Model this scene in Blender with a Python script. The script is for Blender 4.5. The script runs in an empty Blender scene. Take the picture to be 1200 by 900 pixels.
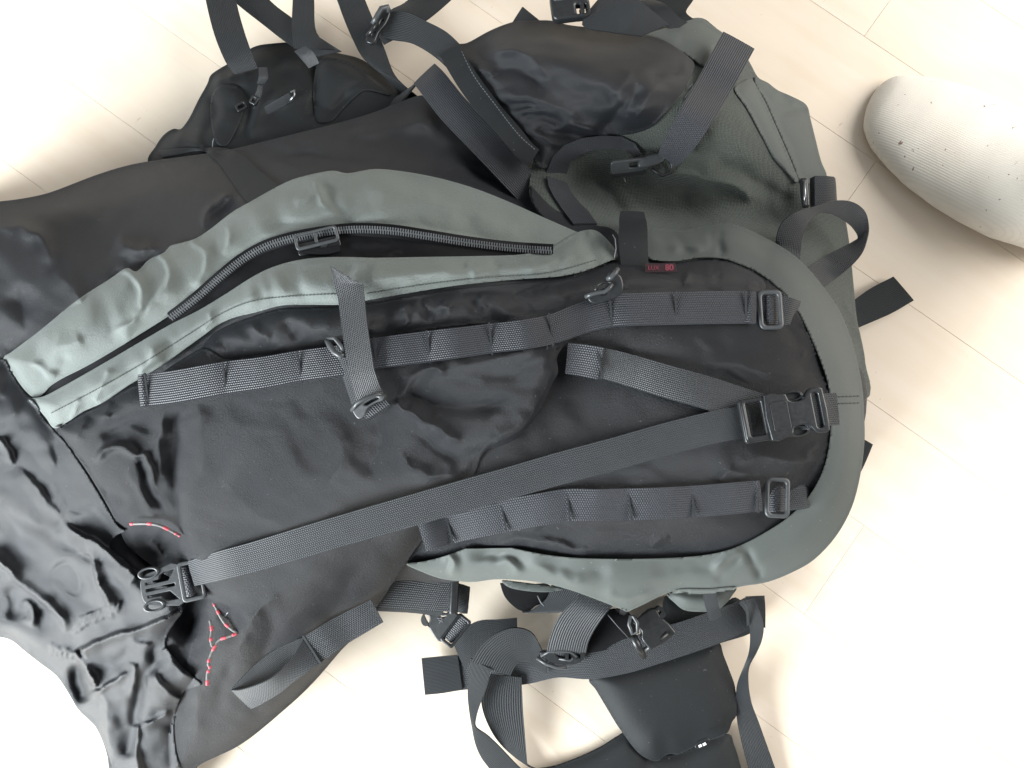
import bpy, bmesh, math, random
import numpy as np
from mathutils import Vector, Matrix
random.seed(4); rng = np.random.RandomState(4)
R = math.radians
sc = bpy.context.scene

# ------------------------------------------------------------------ camera
TILT = R(6.0); CAM_H = 1.0
CT, ST = math.cos(TILT), math.sin(TILT)
CAM = np.array([0.0, -CAM_H*math.tan(TILT), CAM_H])
cam = bpy.data.cameras.new("camera"); cam.lens = 30; cam.sensor_width = 36
cam.clip_start = 0.02; cam.clip_end = 60
camo = bpy.data.objects.new("camera", cam); sc.collection.objects.link(camo)
camo.location = CAM; camo.rotation_euler = (TILT, 0, 0)
sc.camera = camo

# ------------------------------------------------------------------ light
w = bpy.data.worlds.new("World"); sc.world = w; w.use_nodes = True
bg = w.node_tree.nodes["Background"]
bg.inputs[0].default_value = (0.90, 0.95, 1.0, 1); bg.inputs[1].default_value = 0.32

def area(name, loc, target, sx, sy, power, col):
    l = bpy.data.lights.new(name, 'AREA'); l.shape = 'RECTANGLE'; l.size = sx; l.size_y = sy
    l.energy = power; l.color = col
    o = bpy.data.objects.new(name, l); sc.collection.objects.link(o)
    o.location = loc
    o.rotation_euler = (Vector(target) - Vector(loc)).to_track_quat('-Z', 'Y').to_euler()
    return o
area("window_light", (-1.55, -1.15, 0.85), (-0.2, -0.1, 0.1), 1.2, 1.1, 150, (0.90, 0.965, 1.0))
area("room_light", (2.3, 0.75, 1.5), (0.3, 0, 0), 2.2, 2.0, 100, (1.0, 0.975, 0.935))

sc.view_settings.view_transform = 'Standard'; sc.view_settings.look = 'None'
sc.view_settings.gamma = 1.0; sc.view_settings.use_curve_mapping = False
sc.view_settings.exposure = 0.24
sc.cycles.max_bounces = 6

# ------------------------------------------------------------------ picture point -> world point
def P(px, py, z):
    px = np.asarray(px, float); py = np.asarray(py, float); z = np.asarray(z, float)
    dx = (px-600)/1000.0; dy = (450-py)/1000.0
    y_ = dy*CT + ST; z_ = dy*ST - CT
    t = (z - CAM[2])/z_
    return np.stack([CAM[0]+dx*t, CAM[1]+y_*t, z + 0*t], -1)
def Pv(px, py, z): return Vector(P(px, py, z).tolist())

# ------------------------------------------------------------------ materials
def nmat(name):
    m = bpy.data.materials.new(name); m.use_nodes = True
    nt = m.node_tree; return m, nt, nt.nodes["Principled BSDF"]
def add(nt, t, **kw):
    n = nt.nodes.new(t)
    for k, v in kw.items(): setattr(n, k, v)
    return n
def mathn(nt, op, a, b=None, c=None):
    n = nt.nodes.new('ShaderNodeMath'); n.operation = op
    for i, x in enumerate((a, b, c)):
        if x is None: continue
        if hasattr(x, 'links') or hasattr(x, 'is_linked'): nt.links.new(x, n.inputs[i])
        else: n.inputs[i].default_value = x
    return n.outputs[0]
def ramp(nt, fac, stops):
    r = nt.nodes.new('ShaderNodeValToRGB')
    while len(r.color_ramp.elements) < len(stops): r.color_ramp.elements.new(0.5)
    for e, (p, c) in zip(r.color_ramp.elements, stops):
        e.position = p; e.color = (c[0], c[1], c[2], 1)
    nt.links.new(fac, r.inputs[0]); return r.outputs[0]

def fabric(name, col, var, rough, sheen, sheen_rough, spec, weave, angle, bump, crumple=0.0, tint=(1, 1, 1), cscale=13):
    """woven cloth: weave grid in object space, mottled wear, lint"""
    m, nt, b = nmat(name); L = nt.links.new
    tc = add(nt, 'ShaderNodeTexCoord')
    mp = add(nt, 'ShaderNodeMapping'); mp.inputs['Rotation'].default_value = (0, 0, R(angle))
    L(tc.outputs['Object'], mp.inputs[0])
    sx = add(nt, 'ShaderNodeSeparateXYZ'); L(mp.outputs[0], sx.inputs[0])
    k = 2*math.pi/(weave*0.001)
    wx = mathn(nt, 'SINE', mathn(nt, 'MULTIPLY', sx.outputs[0], k))
    wy = mathn(nt, 'SINE', mathn(nt, 'MULTIPLY', sx.outputs[1], k))
    wv = mathn(nt, 'MULTIPLY', wx, wy)
    n1 = add(nt, 'ShaderNodeTexNoise'); n1.inputs['Scale'].default_value = 9; n1.inputs['Detail'].default_value = 5
    L(tc.outputs['Object'], n1.inputs['Vector'])
    n2 = add(nt, 'ShaderNodeTexNoise'); n2.inputs['Scale'].default_value = 560; n2.inputs['Detail'].default_value = 3
    L(tc.outputs['Object'], n2.inputs['Vector'])
    f = mathn(nt, 'ADD', mathn(nt, 'MULTIPLY', n1.outputs[0], 0.65), mathn(nt, 'MULTIPLY', n2.outputs[0], 0.35))
    c0 = [max(0, c*(1-var)) for c in col]; c1 = [c*(1+var) for c in col]
    cr = ramp(nt, f, [(0.33, c0), (0.67, c1)])
    mx = add(nt, 'ShaderNodeMixRGB', blend_type='MULTIPLY'); mx.inputs[0].default_value = 1.0
    L(cr, mx.inputs[1])
    wc = ramp(nt, mathn(nt, 'MULTIPLY_ADD', wv, 0.5, 0.5), [(0.15, (0.80,)*3), (0.85, (1.15,)*3)])
    L(wc, mx.inputs[2]); L(mx.outputs[0], b.inputs['Base Color'])
    n5 = add(nt, 'ShaderNodeTexNoise'); n5.inputs['Scale'].default_value = 330; n5.inputs['Detail'].default_value = 1
    L(tc.outputs['Object'], n5.inputs['Vector'])
    lint = add(nt, 'ShaderNodeMixRGB', blend_type='ADD'); lint.inputs[0].default_value = 1.0
    L(mx.outputs[0], lint.inputs[1]); L(ramp(nt, n5.outputs[0], [(0.75, (0, 0, 0)), (0.80, (0.055, 0.055, 0.055))]), lint.inputs[2])
    L(lint.outputs[0], b.inputs['Base Color'])
    rr = add(nt, 'ShaderNodeMapRange'); L(n1.outputs[0], rr.inputs[0])
    rr.inputs[1].default_value = 0.3; rr.inputs[2].default_value = 0.7
    rr.inputs[3].default_value = rough-0.05; rr.inputs[4].default_value = rough+0.07
    L(rr.outputs[0], b.inputs['Roughness'])
    b.inputs['Specular IOR Level'].default_value = spec
    b.inputs['Sheen Weight'].default_value = sheen; b.inputs['Sheen Roughness'].default_value = sheen_rough
    b.inputs['Sheen Tint'].default_value = (*tint, 1)
    bp = add(nt, 'ShaderNodeBump'); bp.inputs['Strength'].default_value = bump; bp.inputs['Distance'].default_value = 0.0006
    L(mathn(nt, 'ADD', wv, mathn(nt, 'MULTIPLY', n2.outputs[0], 3.0)), bp.inputs['Height'])
    if crumple:
        n3 = add(nt, 'ShaderNodeTexNoise'); n3.noise_type = 'RIDGED_MULTIFRACTAL'; n3.inputs['Scale'].default_value = cscale; n3.inputs['Detail'].default_value = 5
        n3.inputs['Roughness'].default_value = 0.42; n3.inputs['Distortion'].default_value = 0.9; n3.inputs['Gain'].default_value = 1.4 if 'Gain' in n3.inputs else 1.0
        L(tc.outputs['Object'], n3.inputs['Vector'])
        b2 = add(nt, 'ShaderNodeBump'); b2.inputs['Strength'].default_value = crumple; b2.inputs['Distance'].default_value = 0.0045
        L(n3.outputs[0], b2.inputs['Height']); L(bp.outputs[0], b2.inputs['Normal']); L(b2.outputs[0], b.inputs['Normal'])
    else: L(bp.outputs[0], b.inputs['Normal'])
    return m

def webbing(name, col, pitch=1.9, spec=0.45, rough=0.5, contrast=0.30, sheen=0.25):
    """nylon webbing: ribs in UV (u metres along, v metres across)"""
    m, nt, b = nmat(name); L = nt.links.new
    uv = add(nt, 'ShaderNodeUVMap')
    s = add(nt, 'ShaderNodeSeparateXYZ'); L(uv.outputs[0], s.inputs[0])
    k = 2*math.pi/(pitch*0.001)
    a = mathn(nt, 'SINE', mathn(nt, 'MULTIPLY', s.outputs[1], k))
    vv = mathn(nt, 'FLOOR', mathn(nt, 'MULTIPLY', s.outputs[1], 1/(pitch*0.001)))
    ph = mathn(nt, 'MULTIPLY', vv, math.pi)
    c = mathn(nt, 'SINE', mathn(nt, 'ADD', mathn(nt, 'MULTIPLY', s.outputs[0], k*0.95), ph))
    h = mathn(nt, 'ADD', mathn(nt, 'MULTIPLY', a, 0.75), mathn(nt, 'MULTIPLY', c, 0.42))
    n1 = add(nt, 'ShaderNodeTexNoise'); n1.inputs['Scale'].default_value = 60; n1.inputs['Detail'].default_value = 3
    tc = add(nt, 'ShaderNodeTexCoord'); L(tc.outputs['Object'], n1.inputs['Vector'])
    f = mathn(nt, 'ADD', mathn(nt, 'MULTIPLY_ADD', h, contrast, 0.5), mathn(nt, 'MULTIPLY_ADD', n1.outputs[0], 0.3, -0.15))
    cr = ramp(nt, f, [(0.1, [x*0.5 for x in col]), (0.9, [x*1.6 for x in col])])
    L(cr, b.inputs['Base Color'])
    b.inputs['Roughness'].default_value = rough; b.inputs['Specular IOR Level'].default_value = spec
    b.inputs['Sheen Weight'].default_value = sheen; b.inputs['Sheen Roughness'].default_value = 0.35
    bp = add(nt, 'ShaderNodeBump'); bp.inputs['Strength'].default_value = 0.55; bp.inputs['Distance'].default_value = 0.0007
    L(h, bp.inputs['Height']); L(bp.outputs[0], b.inputs['Normal'])
    return m

def plain(name, col, rough, spec=0.5, var=0.15, scale=80, bump=0.05, metallic=0):
    m, nt, b = nmat(name); L = nt.links.new
    tc = add(nt, 'ShaderNodeTexCoord')
    n = add(nt, 'ShaderNodeTexNoise'); n.inputs['Scale'].default_value = scale; n.inputs['Detail'].default_value = 4
    L(tc.outputs['Object'], n.inputs['Vector'])
    L(ramp(nt, n.outputs[0], [(0.3, [c*(1-var) for c in col]), (0.7, [c*(1+var) for c in col])]), b.inputs['Base Color'])
    rr = mathn(nt, 'MULTIPLY_ADD', n.outputs[0], 0.25, rough-0.12); L(rr, b.inputs['Roughness'])
    b.inputs['Specular IOR Level'].default_value = spec; b.inputs['Metallic'].default_value = metallic
    bp = add(nt, 'ShaderNodeBump'); bp.inputs['Strength'].default_value = bump; bp.inputs['Distance'].default_value = 0.001
    L(n.outputs[0], bp.inputs['Height']); L(bp.outputs[0], b.inputs['Normal'])
    return m

M = {}
M['taffeta'] = fabric('black_taffeta', (0.0078, 0.0086, 0.0108), 0.18, 0.47, 0.04, 0.40, 0.42, 0.9, 12, 0.45, 0.35, (0.80, 0.86, 1.0))
M['hood'] = fabric('worn_glare_hood_nylon', (0.0090, 0.0102, 0.0126), 0.20, 0.45, 0.04, 0.40, 0.40, 0.9, 12, 0.35, 0.55, (0.80, 0.88, 1.0), 21)  # worn nylon, base colour lifted above the taffeta to imitate window glare
M['cordura'] = fabric('black_cordura', (0.0080, 0.0086, 0.0104), 0.20, 0.50, 0.03, 0.4, 0.33, 1.3, 5, 0.55, 0.18, (0.80, 0.87, 1.0))
M['dark'] = fabric('dark_padding', (0.0085, 0.0098, 0.0105), 0.12, 0.62, 0.04, 0.5, 0.30, 1.3, 30, 0.2, 0.10, (0.85, 0.9, 1.0))
M['green'] = fabric('grey_green_cordura', (0.135, 0.152, 0.140), 0.12, 0.52, 0.22, 0.4, 0.42, 1.35, -6, 0.50, 0.22, (0.93, 1.0, 0.99))
M['green_rim'] = fabric('grey_green_rim', (0.070, 0.078, 0.072), 0.06, 0.60, 0.12, 0.5, 0.30, 1.0, 20, 0.15, 0.05, (0.93, 1.0, 0.99))
M['green_twill'] = fabric('grey_green_twill', (0.052, 0.060, 0.049), 0.10, 0.60, 0.25, 0.5, 0.32, 2.1, 42, 0.9, 0.14, (0.93, 1.0, 0.99))
M['web'] = webbing('black_webbing', (0.019, 0.0215, 0.0245), 1.8, 0.5, 0.48, 0.18, 0.08)
M['web_flat'] = webbing('smooth_webbing', (0.0135, 0.0158, 0.018), 1.5, 0.35, 0.58, 0.08, 0.06)
M['web_coarse'] = webbing('coarse_webbing', (0.019, 0.021, 0.026), 2.0, 0.5, 0.50, 0.13, 0.08)
M['plastic'] = plain('black_plastic', (0.014, 0.015, 0.016), 0.34, 0.5, 0.1, 300, 0.08)
M['plastic_grey'] = plain('grey_plastic', (0.045, 0.048, 0.050), 0.38, 0.5, 0.1, 300, 0.08)
M['teeth'] = plain('zip_teeth', (0.10, 0.105, 0.11), 0.26, 0.8, 0.1, 200, 0.0)
M['tape'] = plain('black_zip_tape', (0.006, 0.006, 0.007), 0.7, 0.2, 0.2, 300, 0.2)
M['thread'] = plain('grey_thread', (0.10, 0.105, 0.11), 0.6, 0.4, 0.2, 300, 0.0)
M['thread_green'] = plain('green_thread', (0.055, 0.064, 0.06), 0.6, 0.3, 0.2, 300, 0.0)
M['thread_dark'] = plain('dark_thread', (0.018, 0.02, 0.022), 0.6, 0.4, 0.2, 300, 0.0)
M['cord'] = plain('grey_cord', (0.13, 0.125, 0.12), 0.6, 0.3, 0.4, 500, 0.2)
M['fleck'] = plain('red_fleck', (0.48, 0.065, 0.085), 0.55, 0.4, 0.3, 500, 0.1)
M['label'] = plain('dark_red_label', (0.030, 0.011, 0.014), 0.6, 0.3, 0.2, 300, 0.1)
M['print'] = plain('red_print', (0.26, 0.05, 0.075), 0.6, 0.3, 0.3, 400, 0.0)
M['print_grey'] = plain('grey_print', (0.20, 0.20, 0.21), 0.6, 0.3, 0.2, 400, 0.0)
M['metal'] = plain('dark_metal', (0.30, 0.31, 0.32), 0.30, 0.5, 0.15, 200, 0.02, 0.9)

# ------------------------------------------------------------------ object helpers
def link(name, mesh, mat=None, parent=None, smooth=True, label=None, kind=None):
    o = bpy.data.objects.new(name, mesh); sc.collection.objects.link(o)
    if mat is not None and not mesh.materials: mesh.materials.append(mat)
    if smooth and len(mesh.polygons): mesh.polygons.foreach_set('use_smooth', [True]*len(mesh.polygons))
    if parent is not None: o.parent = parent
    if label: o['label'] = label
    if kind: o['kind'] = kind
    return o
def thing(name, label, cat, group=None):
    o = bpy.data.objects.new(name, None); sc.collection.objects.link(o)
    o['label'] = label; o['category'] = cat
    if group: o['group'] = group
    return o
def mesh_np(name, V, F, uv=None):
    me = bpy.data.meshes.new(name)
    F = np.asarray(F, dtype=np.int32)
    me.vertices.add(len(V)); me.vertices.foreach_set('co', np.asarray(V, dtype=np.float32).ravel())
    k = F.shape[1]
    me.loops.add(F.size); me.loops.foreach_set('vertex_index', F.ravel())
    me.polygons.add(len(F)); me.polygons.foreach_set('loop_start', np.arange(0, F.size, k, dtype=np.int32))
    try: me.polygons.foreach_set('loop_total', np.full(len(F), k, dtype=np.int32))
    except Exception: pass
    if uv is not None:
        l = me.uv_layers.new(name='UVMap'); l.data.foreach_set('uv', np.asarray(uv, dtype=np.float32)[F.ravel()].ravel())
    me.update(calc_edges=True); me.validate()
    return me

def spline(pts, n=6, closed=False):
    """Catmull-Rom; a repeated point gives a corner"""
    p = [np.array(q, float) for q in pts]; N = len(p); out = []
    rngi = range(N if closed else N-1)
    for i in rngi:
        p1, p2 = p[i], p[(i+1) % N]
        if np.allclose(p1, p2): continue
        if closed: p0, p3 = p[(i-1) % N], p[(i+2) % N]
        else: p0, p3 = p[max(i-1, 0)], p[min(i+2, N-1)]
        m1 = np.zeros_like(p1) if np.allclose(p0, p1) and (closed or i > 0) else (p2-p0)/2
        m2 = np.zeros_like(p1) if np.allclose(p2, p3) and (closed or i+2 < N) else (p3-p1)/2
        d = np.linalg.norm(p2[:2]-p1[:2])
        for m in (m1, m2):
            L = np.linalg.norm(m[:2])
            if L > d*1.2 and L > 0: m *= d*1.2/L
        for k in range(n):
            t = k/n
            h1 = 2*t**3-3*t**2+1; h2 = t**3-2*t**2+t; h3 = -2*t**3+3*t**2; h4 = t**3-t**2
            out.append(h1*p1+h2*m1+h3*p2+h4*m2)
    if not closed: out.append(p[-1])
    return np.array(out)
def resample(path, step):
    d = np.r_[0, np.cumsum(np.linalg.norm(np.diff(path[:, :2], axis=0), axis=1))]
    n = max(2, int(round(d[-1]/step))+1); s = np.linspace(0, d[-1], n)
    return np.stack([np.interp(s, d, path[:, i]) for i in range(path.shape[1])], -1)

# ------------------------------------------------------------------ relief maps, 2 px cells
G = 2.0; X0, Y0, X1, Y1 = -60, -60, 1080, 960
gx = np.arange(X0, X1+1, G); gy = np.arange(Y0, Y1+1, G)
GX, GY = np.meshgrid(gx, gy); NY, NX = GX.shape

def vnoise(x, y, seed):
    r = np.random.RandomState(seed).rand(256, 256)
    xi = np.floor(x).astype(int); yi = np.floor(y).astype(int); fx = x-xi; fy = y-yi
    fx = fx*fx*fx*(fx*(fx*6-15)+10); fy = fy*fy*fy*(fy*(fy*6-15)+10)
    a = r[yi % 256, xi % 256]; b = r[yi % 256, (xi+1) % 256]; c = r[(yi+1) % 256, xi % 256]; d = r[(yi+1) % 256, (xi+1) % 256]
    return (a*(1-fx)+b*fx)*(1-fy)+(c*(1-fx)+d*fx)*fy
def crumple(x, y, scale, seed, ang=0, aniso=1.0):
    """flat facets meeting in crisp creases, each crease starting and dying out"""
    r = np.random.RandomState(seed+900); out = 0
    ca, sa = math.cos(R(ang)), math.sin(R(ang))
    u = (x*ca+y*sa)/scale/aniso; v = (-x*sa+y*ca)/scale
    wx = vnoise(u*0.6+3, v*0.6+5, seed+61)-.5; wy = vnoise(u*0.6+13, v*0.6+25, seed+62)-.5
    u = u+1.3*wx; v = v+1.3*wy
    for i in range(7):
        th = r.normal(0, 0.75)+math.pi/2; fr = 0.55*1.28**i*r.uniform(.85, 1.15); ph = r.rand()*7
        t = (u*math.cos(th)+v*math.sin(th))*fr+ph
        asym = r.uniform(0.25, 0.75); f = t-np.floor(t); tri = np.where(f < asym, f/asym, (1-f)/(1-asym))
        tri = tri-0.10*np.exp(-((1-tri)/0.10)**2)
        m = np.clip((vnoise(u*0.55+i*7, v*0.55+i*3, seed+70+i)-0.38)/0.28, 0, 1); m = m*m*(3-2*m)
        out = out+(tri-0.5)*m/fr*0.55
    return out
def crease_noise(x, y, scale, seed, ang=0, aniso=1.0, octs=3):
    return 0.35*crease_noise0(x, y, scale, seed, ang, aniso, octs)+1.0*crumple(x, y, scale, seed, ang, aniso)
def crease_noise0(x, y, scale, seed, ang=0, aniso=1.0, octs=3):
    """sharp-ridged cloth creases"""
    ca, sa = math.cos(R(ang)), math.sin(R(ang))
    u = (x*ca+y*sa)/scale/aniso; v = (-x*sa+y*ca)/scale
    u = u+0.7*(vnoise(u*0.8+9, v*0.8+3, seed+50)-.5); v = v+0.9*(vnoise(u*0.8+31, v*0.8+17, seed+51)-.5)
    s = 0; a = 1
    for k in range(octs):
        n = vnoise(u, v, seed+k)
        s = s+a*(1-np.abs(2*n-1)**0.8*1.0); a *= 0.45; u = u*2.1+5; v = v*2.1+7
    return s-0.9

BASE = [(-60, 250, .13), (0, 330, .165), (0, 450, .175), (-40, 600, .155), (0, 650, .14), (0, 740, .09), (60, 250, .135), (100, 330, .175), (110, 215, .10),
 (175, 195, .105), (175, 260, .15), (200, 330, .195), (240, 185, .115), (300, 178, .12), (300, 215, .155), (400, 155, .125), (400, 185, .15), (470, 120, .11), (480, 180, .15),
 (560, 225, .15), (640, 270, .19), (100, 420, .20), (60, 450, .19), (200, 430, .222), (300, 340, .232), (420, 230, .205), (420, 300, .238), (540, 250, .215), (560, 310, .235),
 (300, 480, .242), (450, 450, .25), (600, 420, .25), (720, 420, .248), (860, 420, .242), (960, 460, .222), (1005, 440, .20), (1008, 540, .20), (700, 520, .248), (540, 560, .238),
 (900, 560, .235), (985, 380, .205), (940, 310, .205), (850, 275, .215), (760, 290, .215), (700, 290, .212), (980, 620, .19), (900, 680, .18), (800, 690, .175), (720, 710, .17),
 (800, 620, .228), (660, 620, .225), (640, 685, .18), (540, 670, .165), (480, 660, .17), (100, 560, .20), (100, 640, .175), (60, 720, .12), (200, 560, .225), (200, 660, .20),
 (300, 620, .225), (400, 620, .228), (430, 700, .16), (400, 760, .105), (340, 720, .185), (330, 830, .085), (280, 800, .14), (240, 860, .085), (200, 780, .15), (130, 800, .11), (120, 860, .075),
 (160, 900, .07), (220, 930, .05), (80, 800, .085), (30, 760, .085), (560, 60, .135), (520, 70, .14), (520, 100, .135), (600, 35, .13), (700, 35, .13), (780, 40, .135), (650, 100, .185), (740, 110, .195), (800, 80, .175),
 (600, 170, .15), (850, 60, .13), (880, 110, .14), (820, 155, .20), (920, 130, .105), (955, 180, .10), (920, 210, .16), (965, 240, .11), (860, 230, .145), (760, 210, .125),
 (700, 235, .095), (800, 250, .088), (900, 268, .115), (995, 330, .12), (1015, 400, .11)]
B = np.array(BASE, float)
def rbf_fit(B, lam=0.09):
    X = B[:, :2]/100.0; d2 = ((X[:, None]-X[None])**2).sum(-1)
    K = np.sqrt(d2+0.6); n = len(B)
    A = np.zeros((n+3, n+3)); A[:n, :n] = K - lam*np.eye(n); A[:n, n] = 1; A[:n, n+1:] = X; A[n, :n] = 1; A[n+1:, :n] = X.T
    rhs = np.r_[B[:, 2], 0, 0, 0]
    return np.linalg.solve(A, rhs), X
coef, XB = rbf_fit(B)
def base_z(px, py):
    sh = px.shape; Q = np.stack([px.ravel(), py.ravel()], -1)/100.0; out = np.zeros(len(Q)); n = len(XB)
    for i in range(0, len(Q), 20000):
        q = Q[i:i+20000]; d = np.sqrt(((q[:, None]-XB[None])**2).sum(-1)+0.6)
        out[i:i+20000] = d@coef[:n]+coef[n]+q@coef[n+1:]
    return out.reshape(sh)
cx_, cy_ = np.meshgrid(np.arange(X0, X1+9, 8), np.arange(Y0, Y1+9, 8))
bz_c = base_z(cx_.astype(float), cy_.astype(float))
def bil(field, fx0, fy0, st, x, y):
    u = np.clip((x-fx0)/st, 0, field.shape[1]-1.001); v = np.clip((y-fy0)/st, 0, field.shape[0]-1.001)
    i = u.astype(int); j = v.astype(int); a = u-i; b = v-j
    return (field[j, i]*(1-a)+field[j, i+1]*a)*(1-b)+(field[j+1, i]*(1-a)+field[j+1, i+1]*a)*b
BZ = bil(bz_c, X0, Y0, 8, GX, GY)
Z = np.full(GX.shape, 0.0)                 # running top surface

def inside(poly, x, y):
    c = np.zeros(x.shape, bool); n = len(poly); j = n-1
    for i in range(n):
        xi, yi = poly[i]; xj, yj = poly[j]
        if yi != yj:
            m = ((yi > y) != (yj > y))
            c ^= m & (x < (xj-xi)*(y-yi)/(yj-yi)+xi)
        j = i
    return c
def segdist(poly, x, y, closed=True):
    """distance, nearest point, side (cross), param"""
    best = np.full(x.shape, 1e9); nx = np.zeros(x.shape); ny = np.zeros(x.shape); side = np.zeros(x.shape); par = np.zeros(x.shape)
    n = len(poly); L = np.linalg.norm(np.diff(poly, axis=0), axis=1) if not closed else None
    cum = np.r_[0, np.cumsum(L)] if L is not None else None
    for i in range(n if closed else n-1):
        a = poly[i]; b = poly[(i+1) % n]; d = b-a; dd = d@d
        if dd == 0: continue
        t = np.clip(((x-a[0])*d[0]+(y-a[1])*d[1])/dd, 0, 1)
        qx = a[0]+t*d[0]; qy = a[1]+t*d[1]; e = np.hypot(x-qx, y-qy); m = e < best
        best = np.where(m, e, best); nx = np.where(m, qx, nx); ny = np.where(m, qy, ny)
        side = np.where(m, d[0]*(y-a[1])-d[1]*(x-a[0]), side)
        if cum is not None: par = np.where(m, (cum[i]+t*math.sqrt(dd))/cum[-1], par)
    return best, nx, ny, side, par

def F(pts, wd, h, t0=0.25, t1=0.25): return ('f', pts, wd, h, t0, t1)       # fold line: width(s) px, height mm
def D(cx, cy, rx, ry, ang, h): return ('d', cx, cy, rx, ry, ang, h)         # dent or bulge
def apply_folds(H, x, y, folds):
    x = x+6*(vnoise(x/26+3, y/26+8, 301)-.5)+3*(vnoise(x/11, y/11, 302)-.5); y = y+6*(vnoise(x/26+40, y/26+11, 303)-.5)+3*(vnoise(x/11+5, y/11+9, 304)-.5)
    for f in folds:
        if f[0] == 'f':
            _, pts, wd, h, t0, t1 = f
            wl, wr = (wd if isinstance(wd, tuple) else (wd, wd)); wm = max(wl, wr)*3.2
            path = spline(pts, 5)
            lo = path.min(0)-wm; hi = path.max(0)+wm
            m = (x > lo[0]) & (x < hi[0]) & (y > lo[1]) & (y < hi[1])
            if not m.any(): continue
            d, _, _, s, t = segdist(path, x[m], y[m], False)
            ww = np.where(s < 0, wl, wr)       # s<0: left of travel as seen in the picture
            prof = 0.40*np.exp(-(d/ww)**2)+0.60*np.exp(-1.35*np.sqrt(d*d+0.8)/ww)
            tp = np.ones_like(t)
            if t0 > 0: tp = tp*np.clip(t/t0, 0, 1)
            if t1 > 0: tp = tp*np.clip((1-t)/t1, 0, 1)
            tp = tp*tp*(3-2*tp)
            H[m] += h*0.001*prof*tp*(0.7+0.6*vnoise(t*4+h, t*0+wm, 305))
        else:
            _, cx, cy, rx, ry, ang, h = f
            ca, sa = math.cos(R(ang)), math.sin(R(ang))
            u = ((x-cx)*ca+(y-cy)*sa)/rx; v = (-(x-cx)*sa+(y-cy)*ca)/ry
            H += h*0.001*np.exp(-(u*u+v*v))
    return H

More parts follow.
